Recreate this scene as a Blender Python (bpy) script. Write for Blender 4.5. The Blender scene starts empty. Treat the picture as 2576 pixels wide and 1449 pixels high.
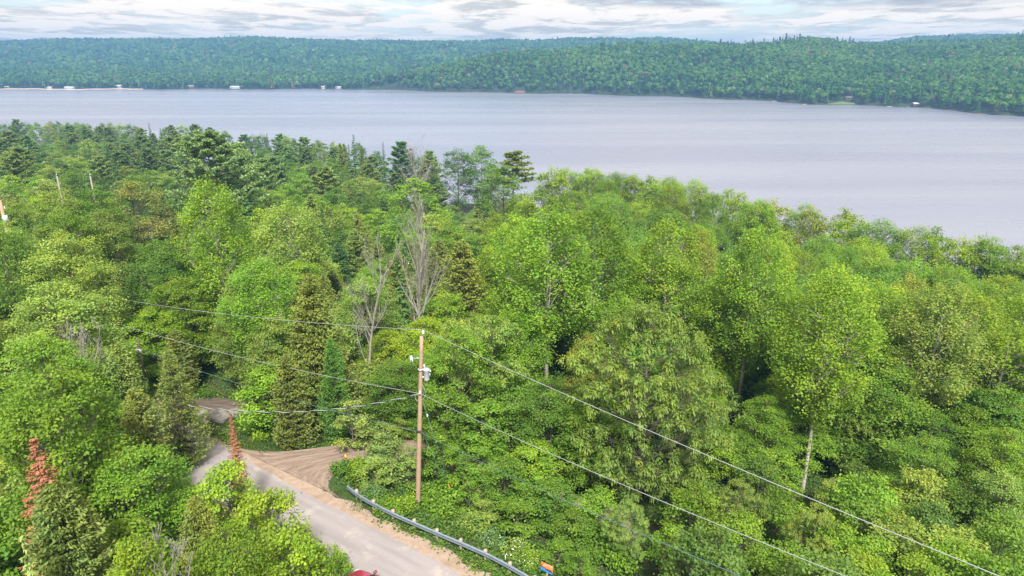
import bpy, math, random
import numpy as np
from mathutils import Vector, Matrix, noise as mnoise

# ------------------------------------------------------------ camera, light, exposure
SC = bpy.context.scene
CAMZ = 60.0; FPX = 1718.0
PITCH = math.atan((724.5 - 150.0) / FPX)
cd = bpy.data.cameras.new("camera"); cam = bpy.data.objects.new("camera", cd)
SC.collection.objects.link(cam); SC.camera = cam
cd.sensor_width = 36.0; cd.lens = FPX / 2576.0 * 36.0
cd.clip_start = 0.5; cd.clip_end = 20000.0
cam.location = (0, 0, CAMZ); cam.rotation_euler = (math.pi / 2 - PITCH, 0, 0)

SUN_EL = math.radians(50); SUN_AZ = math.radians(172)     # azimuth clockwise from +Y: behind, to the right
sun_dir = Vector((math.sin(SUN_AZ) * math.cos(SUN_EL), math.cos(SUN_AZ) * math.cos(SUN_EL), math.sin(SUN_EL)))
ld = bpy.data.lights.new("sun", 'SUN'); ld.energy = 3.2; ld.angle = math.radians(8); ld.color = (1.0, 0.96, 0.9)
sun = bpy.data.objects.new("sun", ld); SC.collection.objects.link(sun)
sun.rotation_euler = sun_dir.to_track_quat('Z', 'Y').to_euler()
SC.view_settings.view_transform = 'Standard'; SC.view_settings.look = 'None'
SC.view_settings.gamma = 1.0; SC.view_settings.use_curve_mapping = False
SC.view_settings.exposure = 1.4
SC.cycles.max_bounces = 6; SC.cycles.diffuse_bounces = 3; SC.cycles.glossy_bounces = 2
SC.cycles.transmission_bounces = 3; SC.cycles.volume_bounces = 0; SC.cycles.transparent_max_bounces = 4
SC.cycles.use_denoising = True

W = bpy.data.worlds.new("World"); SC.world = W; W.use_nodes = True
def build_world():
    nt = W.node_tree; N = nt.nodes; Lk = nt.links; N.clear()
    out = N.new('ShaderNodeOutputWorld'); bg = N.new('ShaderNodeBackground'); bg.inputs[1].default_value = 0.105
    sky = N.new('ShaderNodeTexSky'); sky.sky_type = 'NISHITA'; sky.sun_disc = False
    sky.sun_elevation = SUN_EL; sky.sun_rotation = SUN_AZ; sky.air_density = 1.2; sky.dust_density = 1.5
    tc = N.new('ShaderNodeTexCoord'); sp = N.new('ShaderNodeSeparateXYZ'); Lk.new(tc.outputs['Generated'], sp.inputs[0])
    def m(op, a, b=None, c=None, clamp=False):
        n = N.new('ShaderNodeMath'); n.operation = op; n.use_clamp = clamp
        for i, x in enumerate((a, b, c)):
            if x is None: continue
            if isinstance(x, (int, float)): n.inputs[i].default_value = x
            else: Lk.new(x, n.inputs[i])
        return n.outputs[0]
    z = m('ADD', m('MAXIMUM', sp.outputs[2], 0.0), 0.045)
    px = m('DIVIDE', sp.outputs[0], z); py = m('DIVIDE', sp.outputs[1], z)
    cb = N.new('ShaderNodeCombineXYZ'); Lk.new(px, cb.inputs[0]); Lk.new(py, cb.inputs[1])
    def nz(scale, detail, rough, off, dist=0.0, sx=1.0, sy=1.0):
        mp = N.new('ShaderNodeMapping'); mp.inputs['Location'].default_value = off
        mp.inputs['Scale'].default_value = (sx, sy * 0.5, 1)
        Lk.new(cb.outputs[0], mp.inputs[0]); t = N.new('ShaderNodeTexNoise')
        t.inputs['Scale'].default_value = scale; t.inputs['Detail'].default_value = detail
        t.inputs['Roughness'].default_value = rough; t.inputs['Distortion'].default_value = dist
        Lk.new(mp.outputs[0], t.inputs[0]); return t.outputs[0]
    def ramp(x, *st):
        r = N.new('ShaderNodeValToRGB'); Lk.new(x, r.inputs[0]); e = r.color_ramp.elements
        while len(e) < len(st): e.new(0.5)
        for i, (p, c) in enumerate(st): e[i].position = p; e[i].color = (*c, 1)
        return r.outputs[0]
    def mix(f, a, b):
        n = N.new('ShaderNodeMix'); n.data_type = 'RGBA'
        if isinstance(f, (int, float)): n.inputs[0].default_value = f
        else: Lk.new(f, n.inputs[0])
        for k, x in ((6, a), (7, b)):
            if isinstance(x, tuple): n.inputs[k].default_value = (*x, 1)
            else: Lk.new(x, n.inputs[k])
        return n.outputs[2]
    big = nz(0.42, 9, 0.6, (3.1, 1.7, 0), 0.25, 0.8, 1.0)
    thin = nz(1.5, 10, 0.66, (7.3, 2.2, 0), 0.3, 0.75, 1.0)
    dark = nz(0.45, 7, 0.58, (11.9, 5.2, 0), 0.3, 0.8, 1.0)
    gx = m('DIVIDE', m('SUBTRACT', px, 2.5), 2.6); gy = m('DIVIDE', m('SUBTRACT', py, 7.6), 1.15)
    bank = m('POWER', 2.718, m('MULTIPLY', m('ADD', m('MULTIPLY', gx, gx), m('MULTIPLY', gy, gy)), -1.0))
    dark = m('ADD', m('MULTIPLY', dark, 0.62), m('MULTIPLY', bank, 0.42))
    cover = ramp(m('ADD', m('MULTIPLY', big, 0.62), m('MULTIPLY', thin, 0.38)), (0.42, (0, 0, 0)), (0.49, (1, 1, 1)))
    cl = mix(ramp(thin, (0.43, (0, 0, 0)), (0.52, (1, 1, 1))), (2.95, 2.78, 2.5), (5.1, 4.55, 3.9))
    dk = ramp(dark, (0.40, (0, 0, 0)), (0.56, (1, 1, 1)))
    cl2 = mix(m('MULTIPLY', dk, 0.85), cl, (1.9, 1.95, 2.1))
    blue = mix(0.5, sky.outputs[0], (2.7, 3.2, 3.6))
    fin = mix(cover, blue, cl2)
    Lk.new(fin, bg.inputs[0]); Lk.new(bg.outputs[0], out.inputs[0])
build_world()

rs = np.random.RandomState(7); random.seed(7)

# ------------------------------------------------------------ helpers
def tag(o, label=None, cat=None, group=None, kind=None):
    if label: o['label'] = label
    if cat: o['category'] = cat
    if group: o['group'] = group
    if kind: o['kind'] = kind
    return o
def link(name, data, parent=None):
    o = bpy.data.objects.new(name, data); SC.collection.objects.link(o)
    if parent is not None: o.parent = parent
    return o
def empty(name, loc, rz=0.0):
    o = link(name, None); o.location = loc; o.rotation_euler = (0, 0, rz); o.empty_display_size = 0.2
    return o
def mesh_np(name, V, Fc, mat=None, smooth=False, attrs=None, uv=None):
    """V (n,3); Fc (m,k) with a fixed k, or list of such arrays"""
    if not isinstance(Fc, list): Fc = [Fc]
    Fc = [np.asarray(f, np.int32) for f in Fc if len(f)]
    me = bpy.data.meshes.new(name)
    me.vertices.add(len(V)); me.vertices.foreach_set("co", np.asarray(V, np.float32).ravel())
    idx = np.concatenate([f.ravel() for f in Fc]); tot = np.concatenate([np.full(len(f), f.shape[1], np.int32) for f in Fc])
    start = np.concatenate([[0], np.cumsum(tot)[:-1]]).astype(np.int32)
    me.loops.add(len(idx)); me.loops.foreach_set("vertex_index", idx)
    me.polygons.add(len(tot)); me.polygons.foreach_set("loop_start", start); me.polygons.foreach_set("loop_total", tot)
    if smooth: me.polygons.foreach_set("use_smooth", np.ones(len(tot), bool))
    me.update(calc_edges=True)
    for an, (typ, dom, arr) in (attrs or {}).items():
        a = me.attributes.new(an, typ, dom)
        a.data.foreach_set('color' if typ == 'FLOAT_COLOR' else 'value', np.asarray(arr, np.float32).ravel())
    if uv is not None:
        l = me.uv_layers.new(name="UVMap"); l.data.foreach_set('uv', np.asarray(uv, np.float32)[idx].ravel())
    if mat is not None: me.materials.append(mat)
    return me
class MB:
    def __init__(s): s.v = []; s.f4 = []; s.f3 = []; s.n = 0
    def add(s, V, F4=None, F3=None):
        s.v.append(np.asarray(V, float))
        if F4 is not None and len(F4): s.f4.append(np.asarray(F4) + s.n)
        if F3 is not None and len(F3): s.f3.append(np.asarray(F3) + s.n)
        s.n += len(V)
    def tube(s, pts, rad, k=6, cap=True):
        P = np.asarray(pts, float); n = len(P); R = np.broadcast_to(np.asarray(rad, float), (n,))
        T = np.gradient(P, axis=0); T /= np.linalg.norm(T, axis=1)[:, None] + 1e-9
        ref = np.array([0.0, 0, 1.0]) if abs(T[0, 2]) < 0.9 else np.array([1.0, 0, 0])
        A = np.cross(T, ref); A /= np.linalg.norm(A, axis=1)[:, None] + 1e-9; B = np.cross(T, A)
        a = np.arange(k) * 2 * math.pi / k
        V = P[:, None] + R[:, None, None] * (A[:, None] * np.cos(a)[None, :, None] + B[:, None] * np.sin(a)[None, :, None])
        i = np.arange(n - 1)[:, None] * k; j = np.arange(k)[None]; j2 = (j + 1) % k
        F4 = np.stack([i + j, i + j2, i + k + j2, i + k + j], -1).reshape(-1, 4)
        F3 = []
        V = V.reshape(-1, 3)
        if cap:
            V = np.vstack([V, P[:1], P[-1:]])
            for q in range(k):
                F3.append((n * k, (q + 1) % k, q)); F3.append((n * k + 1, (n - 1) * k + q, (n - 1) * k + (q + 1) % k))
        s.add(V, F4, F3)
    def box(s, c, size, rz=0.0, M=None):
        sx, sy, sz = [q / 2 for q in size]
        V = np.array([(x, y, z) for z in (-sz, sz) for x, y in ((-sx, -sy), (sx, -sy), (sx, sy), (-sx, sy))])
        if M is not None: V = V @ np.array(M).T
        ca, sa = math.cos(rz), math.sin(rz)
        V = V @ np.array([[ca, sa, 0], [-sa, ca, 0], [0, 0, 1]]) + np.array(c)
        s.add(V, [(0, 3, 2, 1), (4, 5, 6, 7), (0, 1, 5, 4), (1, 2, 6, 5), (2, 3, 7, 6), (3, 0, 4, 7)])
    def lathe(s, prof, k=16, c=(0, 0, 0)):
        a = np.arange(k) * 2 * math.pi / k; V = []
        for r, z in prof: V.append(np.stack([r * np.cos(a) + c[0], r * np.sin(a) + c[1], np.full(k, z + c[2])], 1))
        n = len(prof); i = np.arange(n - 1)[:, None] * k; j = np.arange(k)[None]; j2 = (j + 1) % k
        s.add(np.vstack(V), np.stack([i + j, i + j2, i + k + j2, i + k + j], -1).reshape(-1, 4))
    def mesh(s, name, mat, smooth=False):
        F = []
        if s.f4: F.append(np.vstack(s.f4))
        if s.f3: F.append(np.vstack(s.f3))
        return mesh_np(name, np.vstack(s.v), F, mat, smooth)
    def build(s, name, mat, parent=None, smooth=False):
        return link(name, s.mesh(name, mat, smooth), parent)

# ------------------------------------------------------------ materials
class MT:
    def __init__(s, name):
        s.m = bpy.data.materials.new(name); s.m.use_nodes = True; s.t = s.m.node_tree; s.N = s.t.nodes; s.L = s.t.links
        s.bs = s.N['Principled BSDF']; s.out = s.N['Material Output']
    def set(s, **k):
        for a, b in k.items():
            nm = {'col': 'Base Color', 'rough': 'Roughness', 'metal': 'Metallic', 'spec': 'Specular IOR Level', 'ior': 'IOR'}[a]
            if isinstance(b, (int, float)): s.bs.inputs[nm].default_value = b
            elif isinstance(b, tuple): s.bs.inputs[nm].default_value = (*b, 1)
            else: s.L.new(b, s.bs.inputs[nm])
        return s
    def n(s, typ, **k):
        x = s.N.new(typ)
        for a, b in k.items(): setattr(x, a, b)
        return x
    def coord(s, kind='Object', scale=(1, 1, 1)):
        t = s.n('ShaderNodeTexCoord'); mp = s.n('ShaderNodeMapping'); mp.inputs['Scale'].default_value = scale
        s.L.new(t.outputs[kind], mp.inputs[0]); return mp.outputs[0]
    def noise(s, co, scale, detail=4, rough=0.55, dist=0.0):
        t = s.n('ShaderNodeTexNoise'); t.inputs['Scale'].default_value = scale; t.inputs['Detail'].default_value = detail
        t.inputs['Roughness'].default_value = rough; t.inputs['Distortion'].default_value = dist
        s.L.new(co, t.inputs[0]); return t.outputs[0]
    def ramp(s, x, *st):
        r = s.n('ShaderNodeValToRGB'); s.L.new(x, r.inputs[0]); e = r.color_ramp.elements
        while len(e) < len(st): e.new(0.5)
        for i, (p, c) in enumerate(st):
            e[i].position = p; e[i].color = (*(c if isinstance(c, tuple) else (c, c, c)), 1)
        return r.outputs[0]
    def mix(s, f, a, b, mode='MIX'):
        n = s.n('ShaderNodeMix', data_type='RGBA', blend_type=mode)
        if isinstance(f, (int, float)): n.inputs[0].default_value = f
        else: s.L.new(f, n.inputs[0])
        for k, x in ((6, a), (7, b)):
            if isinstance(x, tuple): n.inputs[k].default_value = (*x, 1)
            else: s.L.new(x, n.inputs[k])
        return n.outputs[2]
    def math(s, op, a, b=0.0, clamp=False):
        n = s.n('ShaderNodeMath', operation=op, use_clamp=clamp)
        for i, x in enumerate((a, b)):
            if isinstance(x, (int, float)): n.inputs[i].default_value = x
            else: s.L.new(x, n.inputs[i])
        return n.outputs[0]
    def bump(s, h, strength=0.3, dist=0.05):
        b = s.n('ShaderNodeBump'); b.inputs['Strength'].default_value = strength; b.inputs['Distance'].default_value = dist
        s.L.new(h, b.inputs['Height']); s.L.new(b.outputs[0], s.bs.inputs['Normal']); return s
def plain(name, col, rough=0.6, metal=0.0, var=0.12, sc=8.0):
    m = MT(name); co = m.coord('Object'); nz = m.noise(co, sc, 5)
    a = tuple(c * (1 - var) for c in col); b = tuple(min(1, c * (1 + var)) for c in col)
    m.set(col=m.ramp(nz, (0.3, a), (0.7, b)), rough=rough, metal=metal); m.bump(nz, 0.15, 0.01)
    return m.m
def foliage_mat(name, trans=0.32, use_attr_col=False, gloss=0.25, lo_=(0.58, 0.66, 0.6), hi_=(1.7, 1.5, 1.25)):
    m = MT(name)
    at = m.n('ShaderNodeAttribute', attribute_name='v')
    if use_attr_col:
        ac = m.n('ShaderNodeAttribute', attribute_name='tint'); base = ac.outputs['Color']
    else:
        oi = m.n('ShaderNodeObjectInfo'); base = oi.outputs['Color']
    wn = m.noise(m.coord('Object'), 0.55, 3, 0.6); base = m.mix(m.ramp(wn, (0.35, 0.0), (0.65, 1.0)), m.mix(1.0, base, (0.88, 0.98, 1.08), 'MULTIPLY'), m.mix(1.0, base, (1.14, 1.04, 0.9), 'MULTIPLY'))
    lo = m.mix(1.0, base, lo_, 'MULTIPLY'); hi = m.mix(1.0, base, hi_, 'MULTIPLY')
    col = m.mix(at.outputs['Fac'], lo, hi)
    m.set(col=col, rough=0.55, spec=gloss)
    tr = m.n('ShaderNodeBsdfTranslucent'); tc = m.mix(1.0, col, (1.25, 1.35, 0.6), 'MULTIPLY'); m.L.new(tc, tr.inputs[0])
    ms = m.n('ShaderNodeMixShader'); ms.inputs[0].default_value = trans
    m.L.new(m.bs.outputs[0], ms.inputs[1]); m.L.new(tr.outputs[0], ms.inputs[2]); m.L.new(ms.outputs[0], m.out.inputs[0])
    return m.m
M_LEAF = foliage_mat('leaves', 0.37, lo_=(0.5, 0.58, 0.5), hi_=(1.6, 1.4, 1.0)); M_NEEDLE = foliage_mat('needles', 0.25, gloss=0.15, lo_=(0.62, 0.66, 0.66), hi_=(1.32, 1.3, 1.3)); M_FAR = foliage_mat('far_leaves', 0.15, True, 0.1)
M_WEED = foliage_mat('weeds', 0.3, True)
def bark(name, a, b, sc=(3, 3, 1.2), marks=False):
    m = MT(name); co = m.coord('Object', sc); nz = m.noise(co, 3.0, 6, 0.65)
    c = m.ramp(nz, (0.3, a), (0.7, b))
    if marks:
        c2 = m.coord('Object', (1.2, 1.2, 9)); n2 = m.noise(c2, 1.0, 3, 0.5)
        c = m.mix(m.ramp(n2, (0.58, 0.0), (0.66, 1.0)), c, (0.03, 0.028, 0.025))
    m.set(col=c, rough=0.85); m.bump(nz, 0.5, 0.03); return m.m
M_BARK = bark('bark_brown', (0.06, 0.05, 0.04), (0.17, 0.14, 0.115))
M_BIRCH = bark('bark_pale', (0.34, 0.31, 0.26), (0.55, 0.51, 0.44), marks=True)
M_ASPEN = bark('bark_grey', (0.18, 0.165, 0.13), (0.36, 0.33, 0.27), marks=True)
M_DEAD = bark('bark_dead', (0.19, 0.17, 0.15), (0.38, 0.35, 0.32))
M_POLE = bark('pole_wood', (0.26, 0.165, 0.105), (0.46, 0.32, 0.22), (9, 9, 0.7))
M_GREYPOLE = bark('pole_wood_grey', (0.18, 0.165, 0.145), (0.30, 0.275, 0.25), (9, 9, 0.7))

# ------------------------------------------------------------ geometry of the place
def ray(u, v):
    a = (u - 1288.0) / FPX; b = (724.5 - v) / FPX
    return a, math.cos(PITCH) + b * math.sin(PITCH), -math.sin(PITCH) + b * math.cos(PITCH)
def at(u, v, Y):                                   # the point of a sight line at ground distance Y
    a, y, z = ray(u, v); t = Y / y; return a * t, Y, CAMZ + z * t
def flat(u, v, z0):
    a, y, z = ray(u, v); t = (z0 - CAMZ) / z; return a * t, y * t
def proj(x, y, z):
    dz = z - CAMZ; d = y * math.cos(PITCH) - dz * math.sin(PITCH); h = y * math.sin(PITCH) + dz * math.cos(PITCH)
    d = np.where(d > 0.1, d, 0.1) if isinstance(d, np.ndarray) else max(d, 0.1)
    return 1288 + FPX * x / d, 724.5 - FPX * h / d, d

def seg_dist(x, y, P, closed=False):
    P = np.asarray(P, float); best = np.full(np.shape(x), 1e9); tt = np.zeros(np.shape(x)); side = np.zeros(np.shape(x)); acc = 0.0
    for i in range(len(P) - 1):
        a, b = P[i], P[i + 1]; d = b - a; L = np.hypot(*d)
        t = np.clip(((x - a[0]) * d[0] + (y - a[1]) * d[1]) / (L * L), 0, 1)
        ex = x - a[0] - t * d[0]; ey = y - a[1] - t * d[1]; q = np.hypot(ex, ey)
        mk = q < best; best = np.where(mk, q, best); tt = np.where(mk, acc + t * L, tt)
        side = np.where(mk, np.sign(d[0] * (y - a[1]) - d[1] * (x - a[0])), side); acc += L
    return best, tt, side
def in_lake(x, y): return np.where(np.asarray(y) > np.interp(x, SHORE[:, 0], SHORE[:, 1]), 1.0, -1.0)
ROAD = np.array([(34, 7.5), (20, 16), (8.5, 23.8), (-1.5, 30.6), (-4.3, 32.5), (-7.0, 34.6), (-10.0, 36.6), (-13.3, 38.9), (-17.3, 41.6), (-21.5, 44.8), (-27.5, 49.4), (-38, 57.5), (-50, 66), (-64, 75), (-90, 84), (-150, 100)], float)
ROADZ = np.array([31.5, 30.7, 30.2, 30, 30, 30, 30, 30, 30, 30, 29.9, 29.0, 27.6, 26.5, 25.5, 25], float)
RACC = np.concatenate([[0], np.cumsum(np.hypot(*(ROAD[1:] - ROAD[:-1]).T))])
SHORE = np.array([(-900, 560), (-420, 480), (-300, 462), (-190, 436), (-120, 400), (-75, 352), (-50, 322), (-32, 312), (-18, 305), (0, 330), (20, 300), (36, 255), (60, 214), (90, 168), (120, 128), (150, 85), (180, 20), (200, -200)], float)
DRIVE = np.array([(-17.6, 43.2), (-15.6, 45.6), (-12.6, 47.6), (-9.0, 48.9), (-5.0, 48.6), (-1.2, 46.4), (3.5, 44.2), (9, 43.5)], float)
DRIVEZ = np.array([30, 30, 29.9, 29.6, 29.0, 28.2, 27.3, 26.5], float)
DACC = np.concatenate([[0], np.cumsum(np.hypot(*(DRIVE[1:] - DRIVE[:-1]).T))])
def n2(x, y, s, seed=0.0):                         # cheap smooth pseudo noise
    return (np.sin(x / s * 1.7 + seed) * np.cos(y / s * 1.3 + seed * 2.1) + 0.6 * np.sin((x + y) / s * 2.9 + seed * 1.7 + 1.3) + 0.5 * np.cos((x - 1.4 * y) / s * 4.1 + seed)) / 2.1
def ground(x, y):
    x = np.asarray(x, float); y = np.asarray(y, float)
    dr, tr, sd = seg_dist(x, y, ROAD); ds, _, _ = seg_dist(x, y, SHORE); ss = in_lake(x, y)
    zr = np.interp(tr, RACC, ROADZ)
    e = np.maximum(dr - 4.2, 0.0)
    t = e / (e + ds + 1e-6)
    lake = zr * np.clip(1 - t, 0, 1) ** 1.15 - 0.9 * np.clip((dr - 3.6) / 3.0, 0, 1)
    back = zr + 0.02 * e + 0.35 * np.clip((dr - 4) / 3, 0, 1)
    z = np.where(sd < 0, lake, back)
    z = z + n2(x, y, 14.0) * 0.5 * np.clip((dr - 6) / 10, 0, 1)
    over = ss > 0                                   # beyond the shore line
    z = np.where(over, -np.minimum(ds * 0.12, 4.0) - 0.05, z)
    dd, td, _ = seg_dist(x, y, DRIVE); zd = np.interp(td, DACC, DRIVEZ)
    w = np.clip((4.2 - dd) / 2.4, 0, 1)
    z = z * (1 - w) + np.minimum(zd, zr + 9) * w
    wr = np.clip((3.6 - dr) / 1.2, 0, 1)
    return z * (1 - wr) + (zr - 0.06) * wr
def gz(x, y): return float(ground(np.array([x]), np.array([y]))[0])
def hit(u, v):                                     # where a sight line meets the near ground
    a, y, z = ray(u, v); lo, hi = 5.0, 900.0
    ts = np.linspace(5, 500, 1500); d = CAMZ + z * ts - ground(a * ts, y * ts)
    k = np.argmax(d < 0); t = ts[k]; return a * t, y * t, CAMZ + z * t
# near ground: one sheet
def grid_sheet(xs, ys, zf):
    X, Y = np.meshgrid(xs, ys); Z = zf(X.ravel(), Y.ravel())
    V = np.stack([X.ravel(), Y.ravel(), Z], 1); nx = len(xs); i = np.arange(len(ys) - 1)[:, None] * nx; j = np.arange(nx - 1)[None]
    return V, np.stack([i + j, i + j + 1, i + nx + j + 1, i + nx + j], -1).reshape(-1, 4)
mg = MT('forest_floor'); co = mg.coord('Object')
a_ = mg.noise(co, 0.35, 6, 0.6); b_ = mg.noise(co, 3.5, 6, 0.7); c_ = mg.noise(co, 14.0, 4, 0.6)
g1 = mg.ramp(b_, (0.3, (0.035, 0.026, 0.016)), (0.7, (0.11, 0.08, 0.05))); g2 = mg.ramp(c_, (0.3, (0.02, 0.045, 0.01)), (0.7, (0.06, 0.11, 0.025)))
mg.set(col=mg.mix(mg.ramp(a_, (0.42, 0.0), (0.55, 1.0)), g1, g2), rough=0.95); mg.bump(b_, 0.8, 0.15)
xs = np.concatenate([np.arange(-950, -80, 12), np.arange(-80, 60, 0.8), np.arange(60, 230, 5)])
ys = np.concatenate([np.arange(-120, 18, 8), np.arange(18, 80, 0.8), np.arange(80, 620, 6)])
V, Fq = grid_sheet(xs, ys, ground)
tag(link('ground', mesh_np('ground', V, Fq, mg.m, True)), 'forest floor sloping down to the lake', None, kind='structure')

# lake bed reaching the horizon, and the water
mb = MB(); mb.add([(-9000, -400, -6), (9000, -400, -6), (9000, 12000, -6), (-9000, 12000, -6)], [(0, 1, 2, 3)])
tag(mb.build('lake_bed', plain('lake_bed', (0.06, 0.055, 0.04), 0.9)), 'bed of the lake', None, kind='structure')
mw = MT('lake_water'); co = mw.coord('Object'); cs = mw.coord('Object', (0.16, 1.0, 1.0))
r1 = mw.noise(mw.coord('Object', (0.55, 1.0, 1)), 0.55, 5, 0.62); r2 = mw.noise(cs, 0.03, 6, 0.6, 0.4)
r3 = mw.noise(mw.coord('Object', (0.1, 1.0, 1.0)), 0.012, 4, 0.5, 0.3)
mw.set(col=mw.mix(mw.ramp(r3, (0.4, 0.0), (0.62, 1.0)), (0.18, 0.188, 0.245), (0.225, 0.235, 0.285)), ior=1.33,
       rough=mw.ramp(r2, (0.3, 0.24), (0.7, 0.34)), spec=0.6)
h = mw.math('ADD', mw.math('MULTIPLY', r1, 1.0), mw.math('MULTIPLY', r2, 1.6)); mw.bump(h, 0.22, 0.4)
mb = MB(); mb.add([(-2600, 40, 0), (1600, 40, 0), (1600, 2400, 0), (-2600, 2400, 0)], [(0, 1, 2, 3)])
tag(mb.build('lake_water', mw.m), 'wide calm lake with pale lavender wind ripples', None, kind='structure')

# ------------------------------------------------------------ road, shoulder, driveway
def ribbon(path, zacc, zval, offs, w_l, w_r, step=0.8, dz=0.0, s0=0, s1=None, jit=0.0, cross=7):
    acc = np.concatenate([[0], np.cumsum(np.hypot(*(path[1:] - path[:-1]).T))]); s1 = s1 or acc[-1]
    s = np.arange(s0, s1, step)
    from_x = lambda q: np.stack([np.interp(q, acc, path[:, 0]), np.interp(q, acc, path[:, 1])], 1)
    k = np.linspace(-2.5, 2.5, 9); P = np.mean([from_x(np.clip(s + q, 0, acc[-1])) for q in k], axis=0)
    T = np.gradient(P, axis=0); T /= np.hypot(*T.T)[:, None]; Nn = np.stack([-T[:, 1], T[:, 0]], 1)   # left of the direction
    z = np.interp(s, zacc, zval) + dz
    a = np.linspace(0, 1, cross); wl = w_l + jit * (n2(s, s * 0, 1.7, 1) + 0.6 * n2(s, s * 0, 0.55, 3)); wr = (w_r(P) if callable(w_r) else w_r) + jit * (n2(s, s * 0, 1.9, 5) + 0.6 * n2(s, s * 0, 0.6, 7))
    off = -wr[:, None] + (wl + wr)[:, None] * a[None]
    X = P[:, None, 0] + Nn[:, None, 0] * off; Y = P[:, None, 1] + Nn[:, None, 1] * off
    Z = np.repeat(z[:, None], cross, 1)
    V = np.stack([X, Y, Z], -1).reshape(-1, 3); i = np.arange(len(s) - 1)[:, None] * cross; j = np.arange(cross - 1)[None]
    F = np.stack([i + j, i + j + 1, i + cross + j + 1, i + cross + j], -1).reshape(-1, 4)[:, ::-1]
    UV = np.stack([np.repeat(s[:, None], cross, 1), off], -1).reshape(-1, 2)
    return V, F, UV
ms_ = MT('sand_shoulder'); co = ms_.coord('Object'); n1 = ms_.noise(co, 2.2, 7, 0.7); n3 = ms_.noise(co, 0.7, 4, 0.6); n4 = ms_.noise(co, 26, 3, 0.6)
c = ms_.ramp(n1, (0.3, (0.24, 0.17, 0.125)), (0.7, (0.37, 0.285, 0.22)))
c = ms_.mix(ms_.ramp(n3, (0.5, 0.0), (0.68, 0.75)), c, (0.24, 0.165, 0.115)); c = ms_.mix(ms_.ramp(n4, (0.64, 0.0), (0.72, 0.8)), c, (0.14, 0.1, 0.075))
ms_.set(col=c, rough=0.95); ms_.bump(n4, 0.4, 0.03)
V, F_, UV = ribbon(ROAD, RACC, ROADZ, 0, 3.3, lambda P: 3.1 - .65 * np.clip((-21.3 - P[:, 0]) / 1.5, 0, 1), jit=0.38, dz=0.0, s0=2, s1=150, step=0.3)
tag(link('road_shoulder', mesh_np('road_shoulder', V, F_, ms_.m, True, uv=UV)), 'sandy shoulder beside the asphalt', None, kind='structure')
ma = MT('asphalt'); co = ma.coord('Object'); uvc = ma.coord('UV'); n1 = ma.noise(co, 60, 3, 0.7); n3 = ma.noise(ma.coord('UV', (0.12, 1.2, 1)), 1.0, 5, 0.6); n5 = ma.noise(co, 0.8, 5, 0.6)
c = ma.ramp(n3, (0.35, (0.225, 0.20, 0.203)), (0.65, (0.30, 0.27, 0.268))); c = ma.mix(ma.ramp(n1, (0.35, 0.0), (0.75, 0.35)), c, (0.2, 0.185, 0.18))
c = ma.mix(ma.ramp(n5, (0.55, 0.0), (0.7, 0.45)), c, (0.42, 0.37, 0.33))
vo = ma.n('ShaderNodeTexVoronoi', feature='DISTANCE_TO_EDGE'); vo.inputs['Scale'].default_value = 0.55
wv = ma.n('ShaderNodeVectorMath', operation='ADD'); ma.L.new(co, wv.inputs[0])
nn = ma.n('ShaderNodeTexNoise'); nn.inputs['Scale'].default_value = 1.5; ma.L.new(co, nn.inputs[0]); ma.L.new(nn.outputs[1], wv.inputs[1]); ma.L.new(wv.outputs[0], vo.inputs[0])
crk = ma.math('MULTIPLY', ma.ramp(vo.outputs[0], (0.0, 1.0), (0.012, 0.0)), ma.ramp(n5, (0.5, 0.0), (0.62, 0.6)))
c = ma.mix(crk, c, (0.13, 0.12, 0.12))
ma.set(col=c, rough=0.85); ma.bump(n1, 0.25, 0.01)
V, F_, UV = ribbon(ROAD, RACC, ROADZ, 0, 2.3, 2.0, jit=0.1, dz=0.012, s0=2, s1=150, step=0.3)
tag(link('road', mesh_np('road', V, F_, ma.m, True, uv=UV)), 'narrow pale grey asphalt road', None, kind='structure')

md = MT('driveway_dirt'); uvn = md.coord('UV', (0.22, 2.6, 1)); uvs = md.coord('UV', (0.5, 7.5, 1)); co = md.coord('Object')
t1 = md.noise(uvn, 1.3, 5, 0.6, 0.25); t2 = md.noise(uvs, 1.1, 4, 0.6, 0.2); t3 = md.noise(co, 8, 5, 0.7)
c = md.ramp(t1, (0.32, (0.14, 0.098, 0.075)), (0.62, (0.27, 0.2, 0.155)))
c = md.mix(md.ramp(t2, (0.56, 0.0), (0.66, 0.8)), c, (0.10, 0.068, 0.052)); c = md.mix(md.ramp(t3, (0.5, 0.0), (0.7, 0.35)), c, (0.38, 0.3, 0.24))
md.set(col=c, rough=0.95); md.bump(t2, 0.8, 0.08)
# fan shaped mouth at the road, then a lane: left edge and right edge in ground coordinates
dl = np.array([(-22.6, 48.6), (-20.4, 47.9), (-18.6, 47.8), (-16.6, 48.3), (-14.4, 49.2), (-12.0, 50.1), (-9.0, 50.7), (-5.4, 50.3), (-1.2, 48.6), (4.0, 46.4), (9, 45.5)])
dr_ = np.array([(-12.4, 41.9), (-13.2, 42.5), (-13.9, 43.4), (-13.9, 44.5), (-13.0, 45.6), (-11.2, 46.6), (-8.6, 47.2), (-5.2, 46.6), (-1.8, 44.4), (3.2, 42.0), (9, 41.5)])
def dens(P, n): a = np.concatenate([[0], np.cumsum(np.hypot(*(P[1:] - P[:-1]).T))]); s = np.linspace(0, a[-1], n); return np.stack([np.interp(s, a, P[:, 0]), np.interp(s, a, P[:, 1])], 1)
def smooth(P, k=5):
    for _ in range(k): P = np.vstack([P[:1], 0.25 * P[:-2] + 0.5 * P[1:-1] + 0.25 * P[2:], P[-1:]])
    return P
n_ = 110; A = smooth(dens(dl, n_), 40); B = smooth(dens(dr_, n_), 25); K = 26; tt = np.linspace(0, 1, K)
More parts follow.
